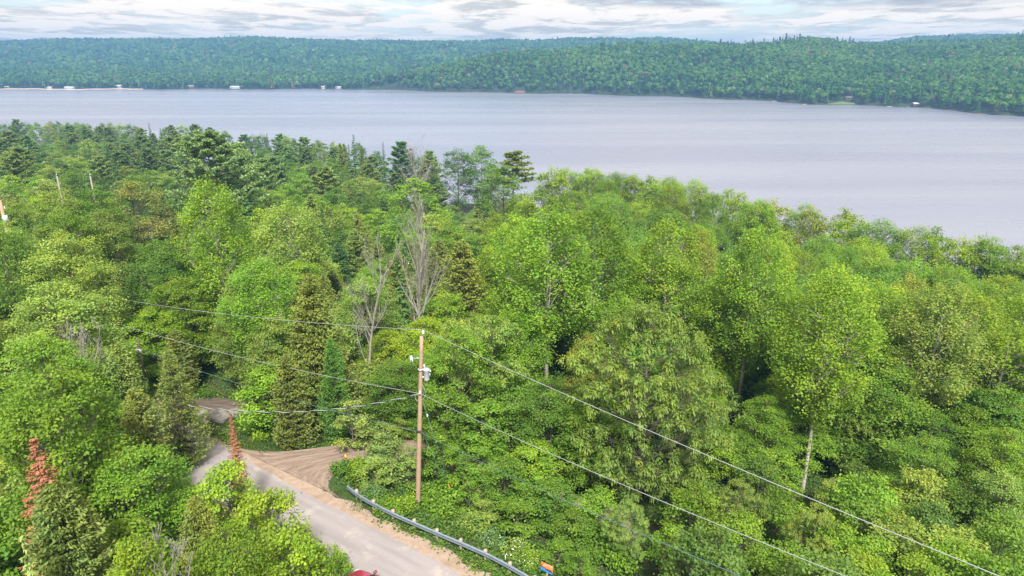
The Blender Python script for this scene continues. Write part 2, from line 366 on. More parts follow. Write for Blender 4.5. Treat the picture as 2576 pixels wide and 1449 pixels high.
X = A[:, None, 0] * (1 - tt) + B[:, None, 0] * tt; Y = A[:, None, 1] * (1 - tt) + B[:, None, 1] * tt
dd, td, _ = seg_dist(X, Y, DRIVE); Z = np.interp(td, DACC, DRIVEZ); Zg = ground(X.ravel(), Y.ravel()).reshape(X.shape)
Z = np.maximum(Zg, Z) + 0.05
wid = np.hypot(A[:, 0] - B[:, 0], A[:, 1] - B[:, 1]); off = (tt[None] - 0.5) * 4.2
slen = np.repeat(np.linspace(0, 34, n_)[:, None], K, 1)
Z += 0.035 * np.sin(off * 5.2 + slen * 0.25) + 0.02 * np.sin(off * 13 + slen * 0.6)
V = np.stack([X, Y, Z], -1).reshape(-1, 3); UV = np.stack([slen, np.repeat(off, n_, 0)], -1).reshape(-1, 2)
i = np.arange(n_ - 1)[:, None] * K; j = np.arange(K - 1)[None]
Fd = np.stack([i + j, i + j + 1, i + K + j + 1, i + K + j], -1).reshape(-1, 4)
tag(link('dirt_driveway', mesh_np('dirt_driveway', V, Fd, md.m, True, uv=UV)), 'dirt driveway with curved tyre tracks joining the road', None, kind='structure')
me_ = MT('dark_earth'); e1 = me_.noise(me_.coord('UV', (0.5, 3.0, 1)), 1.2, 5, 0.6, 0.3); me_.set(col=me_.ramp(e1, (0.35, (0.065, 0.045, 0.036)), (0.65, (0.19, 0.14, 0.11))), rough=0.95); me_.bump(e1, 0.8, 0.1); M_EARTH = me_.m
# bare earth clearing beyond the boulders
cl = np.array([(-34.5, 55.4), (-30.0, 55.6), (-25.6, 54.6), (-24.3, 56.0), (-24.0, 59.6), (-27, 61.2), (-33, 62.5), (-37, 62)])
ang = np.linspace(0, 2 * math.pi, 60, endpoint=False); cx, cy = -29.5, 58.4
Vc = [(cx, cy)]; rr = []
for a in ang:
    rr.append((5.6 * (1 + 0.12 * math.sin(3 * a + 1) + 0.06 * math.sin(7 * a)), 3.3 * (1 + 0.1 * math.cos(4 * a))))
ringsn = 10
PV = [];
for q in range(ringsn + 1):
    for a, (r1_, r2_) in zip(ang, rr): PV.append((cx + r1_ * q / ringsn * math.cos(a), cy + r2_ * q / ringsn * math.sin(a)))
PV = np.array(PV); zc = ground(PV[:, 0], PV[:, 1]); dq = np.hypot((PV[:, 0] - cx) / 5.6, (PV[:, 1] - cy) / 3.3)
zz = zc + 0.12 * (1 - dq) + 0.05
V = np.column_stack([PV, zz]); k = 60; i = np.arange(ringsn)[:, None] * k; j = np.arange(k)[None]; j2 = (j + 1) % k
UV = np.stack([PV[:, 0] * 0.9, PV[:, 1] * 0.9], 1)
tag(link('bare_earth', mesh_np('bare_earth', V, np.stack([i + j, i + j2, i + k + j2, i + k + j], -1).reshape(-1, 4), M_EARTH, True, uv=UV)), 'dark rutted earth clearing behind the boulders', None, kind='structure')

# ------------------------------------------------------------ far hills
SH_U = np.array([-1400, -500, 0, 900, 1170, 1500, 1750, 1950, 2050, 2200, 2300, 2400, 2576, 2900, 3400, 4200])
SH_V = np.array([225, 225, 225, 225, 232, 238, 246, 256, 263, 267, 269, 279, 293, 330, 400, 520])
BK_U = np.array([-1400, -400, 0, 60, 180, 330, 450, 560, 650, 740, 830, 950, 1100, 1200, 1260, 1340, 1430, 1560, 1640, 1700, 1760, 1800, 1900, 2190, 2290, 2400, 2500, 2576, 3000, 4200])
BK_V = np.array([118, 120, 113, 109, 104, 105, 105, 103, 99, 104, 107, 109, 111, 110, 106, 109, 103, 104, 102, 104, 111, 114, 122, 114, 99, 95, 95, 92, 85, 80])
NR_U = np.array([-1400, 700, 900, 950, 1100, 1250, 1400, 1560, 1700, 1780, 1850, 1950, 2040, 2110, 2190, 2260, 2330, 2400, 2500, 2576, 2900, 4200])
NR_V = np.array([232, 226, 208, 196, 168, 148, 135, 124, 117, 114, 111, 106, 103, 108, 114, 113, 111, 107, 97, 86, 60, 20])
def far_z(u, Y):
    """height of the far shore's land on the azimuth whose horizon column is u, at ground distance Y"""
    u = np.asarray(u, float); Y = np.asarray(Y, float)
    Ys = shore_Y(u)
    def lay(UU, VV, Yr, pw):
        v = np.interp(u, UU, VV); b = (724.5 - v) / FPX
        sl = (-math.sin(PITCH) + b * math.cos(PITCH)) / (math.cos(PITCH) + b * math.sin(PITCH))
        zr = np.maximum(CAMZ + sl * Yr - 10.0, 1.0)
        q = (Y - Ys) / np.maximum(Yr - Ys, 1.0)
        up = np.clip(q, 0, 1); prof = (0.04 * np.clip(q * 8, 0, 1) + 0.96 * (up ** pw) * (1 + 0.35 * np.sin(up * math.pi) * 0.6))
        prof = np.minimum(prof, 1.0); prof = np.where(q > 1, 1 - 0.5 * np.clip((q - 1) * 2, 0, 1), prof)
        return zr * prof
    near = lay(NR_U, NR_V, 1500.0 + 0 * u, 0.95); back = lay(BK_U, BK_V, 3000.0 + 0 * u, 1.75)
    z = np.maximum(near, back)
    X = (u - 1288) / FPX * Y
    z = z + (n2(X, Y, 420.0, 1.0) * 9.0 + n2(X, Y, 150.0, 2.0) * 8.0 + n2(X, Y, 45.0, 4.0) * 1.5) * np.clip((Y - Ys) / 260.0, 0, 1) * np.clip((3000 - Y) / 500, 0.1, 1)
    return np.where(Y < Ys, -np.minimum((Ys - Y) * 0.1, 5.0), z)
def shore_Y(u):
    v = np.interp(u, SH_U, SH_V); b = (724.5 - v) / FPX
    z = -math.sin(PITCH) + b * math.cos(PITCH); y = math.cos(PITCH) + b * math.sin(PITCH)
    base = -CAMZ / z * y
    return base * (1 + 0.012 * np.sin(u / 37.0) + 0.006 * np.sin(u / 11.0))
UU = np.arange(-1300, 3900, 14.0); 
T_ = np.concatenate([[-60, -20, -4, 0, 4, 12, 24], np.arange(45, 2900, 45)])
def col_x(u, Y):                                   # lateral position of azimuth column u at distance Y (horizon column)
    return (u - 1288) / FPX * Y * 1.0 / (math.cos(PITCH) + (724.5 - 200) / FPX * math.sin(PITCH))
Yg = shore_Y(UU)[:, None] + T_[None]; Ug = np.repeat(UU[:, None], len(T_), 1)
Zg = far_z(Ug.ravel(), Yg.ravel()).reshape(Ug.shape); Xg = col_x(Ug, Yg)
V = np.stack([Xg, Yg, Zg], -1).reshape(-1, 3); k = len(T_); i = np.arange(len(UU) - 1)[:, None] * k; j = np.arange(k - 1)[None]
mh = MT('hill_ground'); co = mh.coord('Object'); mh.set(col=mh.ramp(mh.noise(co, 0.05, 5), (0.3, (0.014, 0.03, 0.012)), (0.7, (0.03, 0.05, 0.02))), rough=0.95)
tag(link('hills', mesh_np('hills', V, np.stack([i + j, i + k + j, i + k + j + 1, i + j + 1], -1).reshape(-1, 4), mh.m, True)), 'long wooded hills across the lake', None, kind='structure')
def far_pt(u, dY): Y = float(shore_Y(np.array([u]))[0]) + dY; return float(col_x(u, Y)), Y, float(far_z(np.array([u]), np.array([Y]))[0])
# beach strips along the far shore
bs_m = plain('beach_sand', (0.50, 0.36, 0.26), 0.95, sc=0.3)
mrock = plain('dark_shore_rock', (0.10, 0.085, 0.07), 0.9, sc=0.5)
def beach(name, u0, u1, w, mat, lab, lift=0.35):
    uu = np.arange(u0, u1, 6.0); Ys = shore_Y(uu); V = []
    for q, (dy, z) in enumerate(((-3.0, -0.4), (1.0, lift), (w, lift + 0.6))):
        ww = dy if q < 2 else w * (0.7 + 0.5 * (n2(uu, uu * 0, 40) + 0.4))
        V.append(np.stack([col_x(uu, Ys + ww), Ys + ww, np.full(len(uu), z)], 1) if np.isscalar(ww) is False or True else None)
    V = np.stack(V, 1).reshape(-1, 3); i = np.arange(len(uu) - 1)[:, None] * 3; j = np.arange(2)[None]
    tag(link(name, mesh_np(name, V, np.stack([i + j, i + 3 + j, i + 4 + j, i + 1 + j], -1).reshape(-1, 4), mat, True)), lab, None, kind='structure')
beach('sand_beach', -40, 360, 10, bs_m, 'pale sandy beach along the far left shore', 0.7)
beach('rocky_shore', 360, 3300, 4, mrock, 'dark waterline along the far shore', 0.25)

# far forest: one mass of crowns
def far_forest():
    r = np.random.RandomState(11); U = []; Yy = []
    def sample(Ya, Yb, sp):
        half = 1288 / FPX * Yb * 1.18
        nx = int(2 * half / sp); ny = int((Yb - Ya) / sp)
        X, Y = np.meshgrid(np.linspace(-half, half, nx), np.linspace(Ya, Yb, ny))
        X = (X + r.uniform(-.48, .48, X.shape) * sp).ravel(); Y = (Y + r.uniform(-.48, .48, Y.shape) * sp).ravel()
        return X, Y
    parts = [sample(560, 1100, 7.2), sample(1100, 1500, 7.8), sample(1500, 2100, 11.0), sample(2100, 3200, 17.0)]
    X = np.concatenate([p[0] for p in parts]); Y = np.concatenate([p[1] for p in parts])
    S = np.concatenate([np.full(len(p[0]), s) for p, s in zip(parts, (6.9, 7.5, 10.0, 14.0))])
    ku = (math.cos(PITCH) + (724.5 - 200) / FPX * math.sin(PITCH)); Uc = 1288 + X * FPX / Y * ku
    Ys = shore_Y(Uc); keep = (Y > Ys + 3.5) & (Uc > -150) & (Uc < 2750)
    for (cu, cy, ru, ry) in CLEAR: keep &= ~((np.abs(Uc - cu) < ru) & (Y - Ys < cy + ry) & (Y - Ys > cy - ry))
    bch = (Uc < 345) & (Y < Ys + 12); keep &= ~bch
    X, Y, S, Uc, Ys = [q[keep] for q in (X, Y, S, Uc, Ys)]
    Z = far_z(Uc, Y); Z2 = far_z(Uc, Y - 60)
    nr = np.interp(Uc, NR_U, NR_V); 
    # drop land hidden behind the ridges
    vis = ~((Y > 1570) & (Y < 2100) & (Uc > 1350)); X, Y, S, Uc, Ys, Z = [q[vis] for q in (X, Y, S, Uc, Ys, Z)]
    n = len(X); H = S * r.uniform(1.15, 1.75, n) + 5; R = S * r.uniform(0.5, 0.78, n)
    shore_d = Y - Ys
    pc = np.where(shore_d < 60, 0.5, 0.07) + 0.25 * (n2(X, Y, 90.0, 6.0) > 0.35)
    con = r.rand(n) < pc * .8
    rid = np.abs(Y - 1500) < 16
    con |= rid & (r.rand(n) < .35) & (Uc > 1750) & (Uc < 2250); H[con & rid] *= 1.15
    hue = n2(X, Y, 110.0, 9.0) * 0.5 + 0.45 + r.uniform(-.34, .34, n)
    g1 = np.array([0.025, 0.088, 0.022]); g2 = np.array([0.08, 0.178, 0.03]); 
    colr = g1 + (g2 - g1) * np.clip(hue, 0, 1)[:, None]
    colr[con] = np.array([0.032, 0.085, 0.038]) * r.uniform(.8, 1.4, (con.sum(), 1))
    odd = r.rand(n); colr[(odd < 0.012)] = (0.13, 0.17, 0.05); colr[(odd > 0.985)] = (0.10, 0.075, 0.06)
    pale = (odd > 0.9) & (odd < 0.972); colr[pale] = (0.10, 0.185, 0.075)
    VV = []; TT = []; vv = []
    for lo, hi, nl, sz in ((0, 1020, 110, 0.105), (1020, 1560, 60, 0.14), (1560, 9999, 30, 0.2)):
        mk = (Y >= lo) & (Y < hi); m = mk.sum()
        if not m: continue
        t = r.rand(m, nl); az = r.rand(m, nl) * 2 * math.pi; cn = con[mk][:, None]
        el = np.arcsin(np.clip(t * 1.25 - 0.25, -1, 1)); lump = 1 + 0.22 * np.sin(az * 3 + r.rand(m, 1) * 6) * np.cos(el * 4 + r.rand(m, 1) * 6)
        Rr = R[mk][:, None]; Hh = H[mk][:, None]
        dirx = np.cos(el) * np.cos(az); diry = np.cos(el) * np.sin(az); dirz = np.sin(el)
        px = np.where(cn, 0.62 * Rr * (1 - t) ** 0.85 * np.cos(az), Rr * dirx * lump); py = np.where(cn, 0.62 * Rr * (1 - t) ** 0.85 * np.sin(az), Rr * diry * lump)
        pz = np.where(cn, Hh * (0.12 + 0.98 * t), Hh * 0.92 + Rr * 0.85 * (dirz - 1) * lump)
        P = np.stack([px + X[mk][:, None], py + Y[mk][:, None], pz + Z[mk][:, None]], -1)
        Nn = np.stack([dirx, diry, np.where(cn, 0.5, dirz)], -1) + r.normal(0, 0.14, (m, nl, 3)); Nn /= np.linalg.norm(Nn, axis=-1, keepdims=True)
        q = r.normal(0, 1, (m, nl, 3)); A = np.cross(Nn, q); A /= np.linalg.norm(A, axis=-1, keepdims=True); B = np.cross(Nn, A)
        s = (sz * 2.1 * Rr * r.uniform(.7, 1.35, (m, nl)) * np.where(cn, 0.75, 1.0))[..., None]
        quad = np.stack([P - A * s, P - B * s * .8 - Nn * s * .25, P + A * s, P + B * s * .8 - Nn * s * .25], 2)
        VV.append(quad.reshape(-1, 3)); TT.append(np.repeat(colr[mk], nl, 0)); vv.append(np.clip(r.normal(.45, .055, (m, nl)) + r.normal(0, .09, (m, 1)), 0, 1).ravel())
    V = np.vstack(VV); T = np.vstack(TT); v = np.concatenate(vv); nf = len(T)
    me = mesh_np('far_forest', V, np.arange(nf * 4).reshape(-1, 4), M_FAR, False, attrs={'v': ('FLOAT', 'FACE', v), 'tint': ('FLOAT_COLOR', 'FACE', np.column_stack([T, np.ones(nf)]))})
    tag(link('far_forest', me), 'dense mixed forest covering the hills across the lake', 'forest', kind='stuff')
    print('far forest trees', n, 'faces', nf)
# clearings on the far shore: (column, distance from water, half width, half depth)
HOUSES = [  # column u, metres behind the water, width, depth, wall height, roof colour, wall colour, label
 (14, 16, 12, 9, 3.0, 'roof_tan', 'wall_tan', 'small tan cottage, leftmost on the far shore'),
 (122, 20, 12, 8, 3.4, 'roof_white', 'wall_cream', 'small white roofed cottage behind the sandy beach'),
 (172, 17, 24, 10, 3.6, 'roof_white', 'wall_white', 'long low white building behind the sandy beach'),
 (296, 34, 20, 10, 5.0, 'roof_white', 'wall_grey', 'white roofed house on the slope past the beach end'),
 (478, 30, 18, 10, 5.5, 'roof_grey', 'wall_brown', 'brown two storey lake house on the far shore'),
 (590, 22, 26, 11, 3.8, 'roof_white', 'wall_grey', 'pale roofed bungalow on a lawn by the far shore'),
 (812, 18, 9, 8, 5.0, 'roof_tan', 'wall_white', 'little white cabin at the foot of the far forest'),
 (850, 20, 15, 9, 3.6, 'roof_white', 'wall_grey', 'small white roofed boathouse right of the little cabin'),
 (2142, 22, 12, 8, 4.2, 'roof_green', 'wall_brown', 'dark brown lake cabin under tall pines on the right shore'),
 (2314, 9, 8, 6, 2.6, 'roof_white', 'wall_brown', 'small white roofed boathouse on the right shore')]
CLEAR = [(h_[0], h_[1] * 0.5, h_[2] * 0.62 + 6, h_[1] * 0.5 + 7) for h_ in HOUSES] + [(1307, 8, 11, 9), (520, 12, 26, 11), (2117, 8, 22, 9), (640, 10, 24, 12)]
CLEAR = [(a, b, max(5, c_ * (0.62 if a < 1300 else 1.3)), d_) for a, b, c_, d_ in CLEAR]
far_forest()
lawn = plain('lawn', (0.10, 0.16, 0.045), 0.95, sc=0.3); earth = plain('red_earth', (0.15, 0.085, 0.07), 0.95, sc=0.4)
def patch(name, u, d, w, dp, mat, lab):
    V = []; n = 8
    for a in range(n + 1):
        for b in range(5):
            Y = float(shore_Y(np.array([u]))[0]) + d + dp * (b / 4 - 0.5); x = col_x(u, Y) + w * (a / n - 0.5); uc = 1288 + x * FPX / Y * (math.cos(PITCH) + 524.5 / FPX * math.sin(PITCH))
            V.append((x, Y, max(float(far_z(np.array([uc]), np.array([Y]))[0]), 0.2) + 0.45))
    i = np.arange(n)[:, None] * 5; j = np.arange(4)[None]
    tag(link(name, mesh_np(name, np.array(V), np.stack([i + j, i + 5 + j, i + 6 + j, i + 1 + j], -1).reshape(-1, 4), mat, True)), lab, None, kind='structure')
patch('lawn', 600, 11, 70, 20, lawn, 'lawn in front of the bungalow on the far shore')
patch('lawn', 2125, 8, 38, 12, lawn, 'grassy clearing by the dark cabin on the right shore')
patch('eroded_bank', 1307, 6, 20, 9, earth, 'bare reddish bank on the far shore')
patch('eroded_bank', 525, 8, 40, 12, earth, 'bare orange bank beside the brown lake house')
COLS = {'roof_white': (0.5, 0.5, 0.51), 'roof_tan': (0.5, 0.4, 0.3), 'roof_grey': (0.25, 0.26, 0.28), 'roof_green': (0.08, 0.13, 0.10), 'wall_tan': (0.55, 0.42, 0.3), 'wall_cream': (0.7, 0.63, 0.5),
        'wall_white': (0.5, 0.5, 0.48), 'wall_grey': (0.42, 0.42, 0.42), 'wall_brown': (0.14, 0.09, 0.065)}
CM = {k: plain(k, c, 0.7, sc=1.0) for k, c in COLS.items()}; M_PANE = plain('dark_glass', (0.03, 0.035, 0.045), 0.15); M_WHITE = plain('white_paint', (0.75, 0.75, 0.74), 0.5)
for (u, d, w, dp, hw, rc, wc, lab) in HOUSES:
    w *= .8; dp *= .8; hw *= .8
    x, y, z = far_pt(u, d); z = max(z, 0.8) + 0.2
    e = empty('lake_house', (x, y, z), math.atan2(-x, y) * -0.0 + random.uniform(-.25, .25)); tag(e, lab, 'house', 'houses along the far shore')
    b = MB(); b.box((0, 0, hw / 2 - 1), (w, dp, hw + 2)); rh = dp * 0.3
    b.add([(-w / 2, -dp / 2, hw), (-w / 2, dp / 2, hw), (-w / 2, 0, hw + rh), (w / 2, -dp / 2, hw), (w / 2, dp / 2, hw), (w / 2, 0, hw + rh)], None, [(0, 2, 1), (3, 4, 5)])
    b.build('wall', CM[wc], e)
    r_ = MB(); o_ = 0.7; s_ = rh / (dp / 2)
    for sg in (-1, 1):
        y0 = sg * (dp / 2 + o_); z0 = hw - o_ * s_
        q = [(-w / 2 - o_, y0, z0), (w / 2 + o_, y0, z0), (w / 2 + o_, 0, hw + rh), (-w / 2 - o_, 0, hw + rh)]
        P8 = np.array(q + [(a, b2, c2 + 0.25) for a, b2, c2 in q]); r_.add(P8, [(0, 1, 2, 3), (7, 6, 5, 4), (0, 4, 5, 1), (1, 5, 6, 2), (2, 6, 7, 3), (3, 7, 4, 0)])
    r_.build('roof', CM[rc], e)
    for q in range(max(1, int(w / 6))):
        b = MB(); b.box(((q + 0.5) * w / max(1, int(w / 6)) - w / 2, -dp / 2 - 0.03, hw * 0.55), (1.6, 0.12, 1.2)); b.build('window', M_PANE, e)
for u, ln, lab in ((1955, 12, 'pale wooden dock standing off the right shore, the farther one'), (2034, 13, 'pale wooden dock standing off the right shore, the nearer one'), (2245, 9, 'short wooden jetty beside the small boathouse on the right shore')):
    x, y, z = far_pt(u, -2); e = empty('dock', (x, y, 0.0), 0.25); tag(e, lab, 'dock', 'docks on the right shore')
    b = MB(); b.box((0, -3, 0.7), (ln, 3.0, 0.25)); b.build('deck', CM['wall_cream'], e)
    for sx in (-.42, 0, .42): b = MB(); b.tube([(ln * sx, -4.2, -1.5), (ln * sx, -4.2, 1.2)], 0.16, 6); b.build('post', CM['wall_grey'], e)

# ------------------------------------------------------------ trees: meshes
def unit(a): return a / (np.linalg.norm(a, axis=-1, keepdims=True) + 1e-9)
def leaves(name, Cn, D, N, L, Wd, v, mat, curl=0.18):
    D = unit(D); S = unit(np.cross(D, N)); N2 = np.cross(S, D); L = np.broadcast_to(L, len(Cn))[:, None]; Wd = np.broadcast_to(Wd, len(Cn))[:, None]
    Q = np.stack([Cn - D * L * .5, Cn + S * Wd * .5 + N2 * L * curl * .3, Cn + D * L * .5 - N2 * L * curl, Cn - S * Wd * .5 + N2 * L * curl * .3], 1).reshape(-1, 3)
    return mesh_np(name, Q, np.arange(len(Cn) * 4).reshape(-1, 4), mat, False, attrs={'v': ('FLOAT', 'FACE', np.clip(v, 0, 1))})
def limb(b, p0, p1, r0, r1_, bend, r, k=5, n=6, up=0.0):
    p0 = np.array(p0); p1 = np.array(p1); t = np.linspace(0, 1, n)[:, None]; L = np.linalg.norm(p1 - p0)
    off = r.normal(0, bend * L, 3); P = p0 + (p1 - p0) * t + off * np.sin(t * math.pi) + np.array([0, 0, -up * L]) * np.sin(t * math.pi)
    b.tube(P, r0 + (r1_ - r0) * t[:, 0], k, cap=False); return P
def tree_broad(seed, H, R, cb, nl, nc, nv, ls, rc, peak=0.35, style='pad', lean=0.02, tr=None, top=1.0, bk=None):
    r = np.random.RandomState(seed); b = MB(); r0 = tr or H * 0.014
    n = 9; t = np.linspace(0, 1, n); P = np.stack([np.cumsum(r.normal(0, lean * H / n, n)), np.cumsum(r.normal(0, lean * H / n, n)), t * H * 0.9], 1); P[0, :2] = 0; P[0, 2] = -0.8
    b.tube(P, r0 * (1 - 0.85 * t) , 7, cap=False)
    tz = lambda z: np.array([np.interp(z, P[:, 2], P[:, 0]), np.interp(z, P[:, 2], P[:, 1]), z])
    C_, D_, N_, v_, s_ = [], [], [], [], []
    for i in range(nl):
        q = np.clip((i + .5) / nl + r.uniform(-.06, .06), 0.03, 1) ; az = i * 2.39996 + r.uniform(-.5, .5)
        er = R * (min(q / peak, 1.0) ** 0.55 if q < peak else math.sqrt(max(0.02, 1 - ((q - peak) / (1 - peak) * top) ** 2)))
        lr = R * r.uniform(.17, .34) * (0.75 + 0.35 * er / R); rad = max(er - lr * .75, 0) * r.uniform(.75, 1.12)
        z = H * (cb + (1 - cb) * q) - lr * .5
        base = tz(min(z, H * .88)); c = base * [1, 1, 0] + np.array([rad * math.cos(az), rad * math.sin(az), z])
        zb = max(H * cb * .75, z - rad * r.uniform(.5, 1.1)); zb = min(zb, H * .86)
        LP = limb(b, tz(zb), c, r0 * (1 - .8 * zb / H) * .38, 0.015, .06, r, 5, 6, 0.05)
        for k in range(4): limb(b, LP[3], c + unit(r.normal(0, 1, 3)) * lr * .8, 0.035, 0.012, .05, r, 3, 4)
        nn = max(4, int(nc * (lr / (.32 * R)) ** 2)); d = unit(r.normal(0, 1, (nn, 3)) + np.array([math.cos(az) * .45, math.sin(az) * .45, .55]))
        cc = c + d * lr * (r.uniform(.45, 1.05, nn) ** .6)[:, None] * ([1.0, 1.0, 1.25] if style == 'up' else [1.1, 1.1, .78])
        lobv = r.normal(0, .10)
        for j in range(nn):
            m = nv; o = r.normal(0, 1, (m, 3)) * [rc * (.85 if style == 'up' else 1), rc * (.85 if style == 'up' else 1), rc * (.38 if style == 'pad' else .95 if style == 'up' else .6)]; out = unit(d[j] * [1, 1, .6] + [0, 0, .25])
            if style == 'tuft':
                dd = unit(r.normal(0, 1, (m, 3)) + out * .4); pos = cc[j] + dd * rc * r.uniform(.5, 1.2, (m, 1)) - [0, 0, rc * .3]; Dd = dd + [0, 0, -.75]; Nn = dd + [0, 0, 1.0]
            else:
                pos = cc[j] + o; Dd = r.normal(0, 1, (m, 3)) * [1, 1, .45] + out * .5 + [0, 0, -.25]; Nn = np.array([0, 0, 1.0]) + out * .55 + r.normal(0, .42, (m, 3))
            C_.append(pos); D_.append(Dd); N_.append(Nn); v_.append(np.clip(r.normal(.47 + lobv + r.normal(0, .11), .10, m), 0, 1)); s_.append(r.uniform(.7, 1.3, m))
    C_, D_, N_, v_, s_ = map(np.concatenate, (C_, D_, N_, v_, s_)); asp = .38 if style == 'tuft' else .68
    zmx = C_[:, 2].max(); 
    return b.mesh('trunk', bk or M_BARK, True), leaves('crown', C_, D_, N_, ls * s_, ls * s_ * asp, v_, M_LEAF), zmx, R
def tree_cedar(seed, H, R, nb, ns, ls, bare=0.0):
    r = np.random.RandomState(seed); b = MB(); t = np.linspace(0, 1, 8); b.tube(np.stack([r.normal(0, .04, 8), r.normal(0, .04, 8), t * H * 1.0 - .4], 1), H * .014 * (1 - .92 * t) + .01, 6, cap=False)
    C_, D_, N_, v_ = [], [], [], []; ph = r.rand(3) * 6
    for i in range(nb):
        q = (i + r.rand()) / nb; q = q ** 1.15; az = r.rand() * 6.283
        rm = R * (min(1, (1 - q) ** .62) * min(1, .72 + q * 2)) * (1 + .18 * math.sin(az * 2 + ph[0] + q * 5) + .16 * math.sin(az * 3 - q * 9 + ph[1])) * r.uniform(.72, 1.12)
        z0 = H * (.06 + .9 * q); tip = np.array([rm * math.cos(az), rm * math.sin(az), z0 + rm * r.uniform(.1, .5)]); p0 = np.array([0, 0, z0])
        tt = np.linspace(0, 1, 5)[:, None]; PP = p0 + (tip - p0) * tt - np.array([0, 0, .18 * rm]) * np.sin(tt * math.pi)
        b.tube(PP, .028 * (1 - tt[:, 0]) + .008, 3, cap=False)
        if r.rand() < bare: continue
        m = ns; f = r.uniform(.38, 1.04, m) ** .8; base = p0 + (tip - p0) * f[:, None] - np.array([0, 0, 1]) * (.18 * rm * np.sin(f * math.pi))[:, None]
        out = np.array([math.cos(az), math.sin(az), 0.0]); sd = np.array([-out[1], out[0], 0]); w = r.uniform(-.34, .34, (m, 1)) * (.35 + rm * .35)
        pos = base + sd * w + r.normal(0, .07, (m, 3)); bv = r.normal(.5, .08)
        C_.append(pos); D_.append(out * .75 + sd * np.sign(w) * .35 + np.array([0, 0, 1]) * r.uniform(-.75, .75, (m, 1)) + r.normal(0, .25, (m, 3))); N_.append(sd * r.choice([-1, 1], (m, 1)) + out * .35 + [0, 0, .5] + r.normal(0, .3, (m, 3))); v_.append(r.normal(bv, .10, m))
    C_, D_, N_, v_ = map(np.concatenate, (C_, D_, N_, v_)); s = r.uniform(.7, 1.4, len(C_)) * ls
    return b.mesh('trunk', M_BARK, True), leaves('crown', C_, D_, N_, s, s * .42, v_, M_NEEDLE), H, R
def tree_spruce(seed, H, R, tier, ls, per=9, dens=1.0, rag=0.15):
    r = np.random.RandomState(seed); b = MB(); t = np.linspace(0, 1, 8); b.tube(np.stack([t * 0, t * 0, t * H - .4], 1), H * .011 * (1 - .95 * t) + .008, 6, cap=False)
    C_, D_, N_, v_ = [], [], [], []; z = H * .06
    while z < H * .985:
        q = z / H; rm = R * (1 - q) ** .85; nb = max(4, int(per * (.45 + .55 * (1 - q))))
        for i in range(nb):
            az = i * 6.283 / nb + r.rand() * 6.283; L = max(rm * r.uniform(1 - rag * 2, 1 + rag), .12); out = np.array([math.cos(az), math.sin(az), 0]); sd = np.array([-out[1], out[0], 0])
            m = max(5, int(dens * L / ls * 5)); f = r.uniform(.12, 1.0, m); w = r.uniform(-1, 1, m) * .28 * L * (1.05 - f) ** .6
            zz = z + r.uniform(-.1, .1) * tier - .22 * L * f + .16 * L * f ** 3
            pos = out * (f * L)[:, None] + sd * w[:, None] + np.stack([0 * f, 0 * f, zz - np.abs(w) * .25], 1)
            C_.append(pos); D_.append(out + sd * np.sign(w)[:, None] * .8 + [0, 0, -.15] + r.normal(0, .2, (m, 3))); N_.append([0, 0, 1.0] + out * .25 + r.normal(0, .3, (m, 3))); v_.append(r.normal(.35 + .3 * f, .15))
            if L > .5: b.tube([(0, 0, z), tuple(out * L * .55 + [0, 0, z - .1 * L])], [.02, .008], 3, cap=False)
        z += tier * (.55 + .6 * (1 - q)) * r.uniform(.85, 1.15)
    C_, D_, N_, v_ = map(np.concatenate, (C_, D_, N_, v_)); s = r.uniform(.7, 1.3, len(C_)) * ls
    return b.mesh('trunk', M_BARK, True), leaves('crown', C_, D_, N_, s, s * .38, v_, M_NEEDLE), H, R
def tree_pine(seed, H, R, nb, nt, nn, ls, cb=.28, flat_=0.0):
    r = np.random.RandomState(seed); b = MB(); t = np.linspace(0, 1, 8); P = np.stack([np.cumsum(r.normal(0, .08, 8)), np.cumsum(r.normal(0, .08, 8)), t * H * .97 - .4], 1); b.tube(P, H * .015 * (1 - .9 * t) + .02, 6, cap=False)
    C_, D_, N_, v_ = [], [], [], []
    for i in range(nb):
        q = (i + r.rand()) / nb; z0 = H * (cb + (.97 - cb) * q); az = i * 2.39996 + r.uniform(-.4, .4)
        L = R * (np.interp(q, [0, .25, .6, 1], [.75, 1, .8, .22])) * r.uniform(.65, 1.15); out = np.array([math.cos(az), math.sin(az), 0]); sd = np.array([-out[1], out[0], 0])
        tt = np.linspace(0, 1, 6); zz = z0 + L * (.12 * tt + .2 * tt ** 2.5) * (1 - flat_); PP = np.stack([out[0] * tt * L, out[1] * tt * L, zz], 1); b.tube(PP, .09 * (1 - tt) * (H / 20) + .015, 4, cap=False)
        f = r.uniform(.3, 1.03, nt); w = r.uniform(-1, 1, nt) * .32 * L * (1.15 - f); zc = np.interp(f, tt, zz) + .25 - np.abs(w) * .1
        c = out * (f * L)[:, None] + sd * w[:, None] + np.stack([0 * f, 0 * f, zc], 1)
        for k in range(nt):
            d = unit(r.normal(0, 1, (nn, 3)) * [1, 1, .5] + out * .5 + [0, 0, .55]); rc = .55 * (H / 20) * (1 if nn > 12 else 1.3)
            C_.append(c[k] + d * rc * r.uniform(.25, 1, (nn, 1)) * [1.25, 1.25, .55]); D_.append(d); N_.append([0, 0, 1.0] + r.normal(0, .5, (nn, 3))); v_.append(r.normal(.5 + r.normal(0, .1), .16, nn))
    C_, D_, N_, v_ = map(np.concatenate, (C_, D_, N_, v_)); s = r.uniform(.7, 1.3, len(C_)) * ls
    return b.mesh('trunk', M_BARK, True), leaves('crown', C_, D_, N_, s, s * .3, v_, M_NEEDLE), H, R
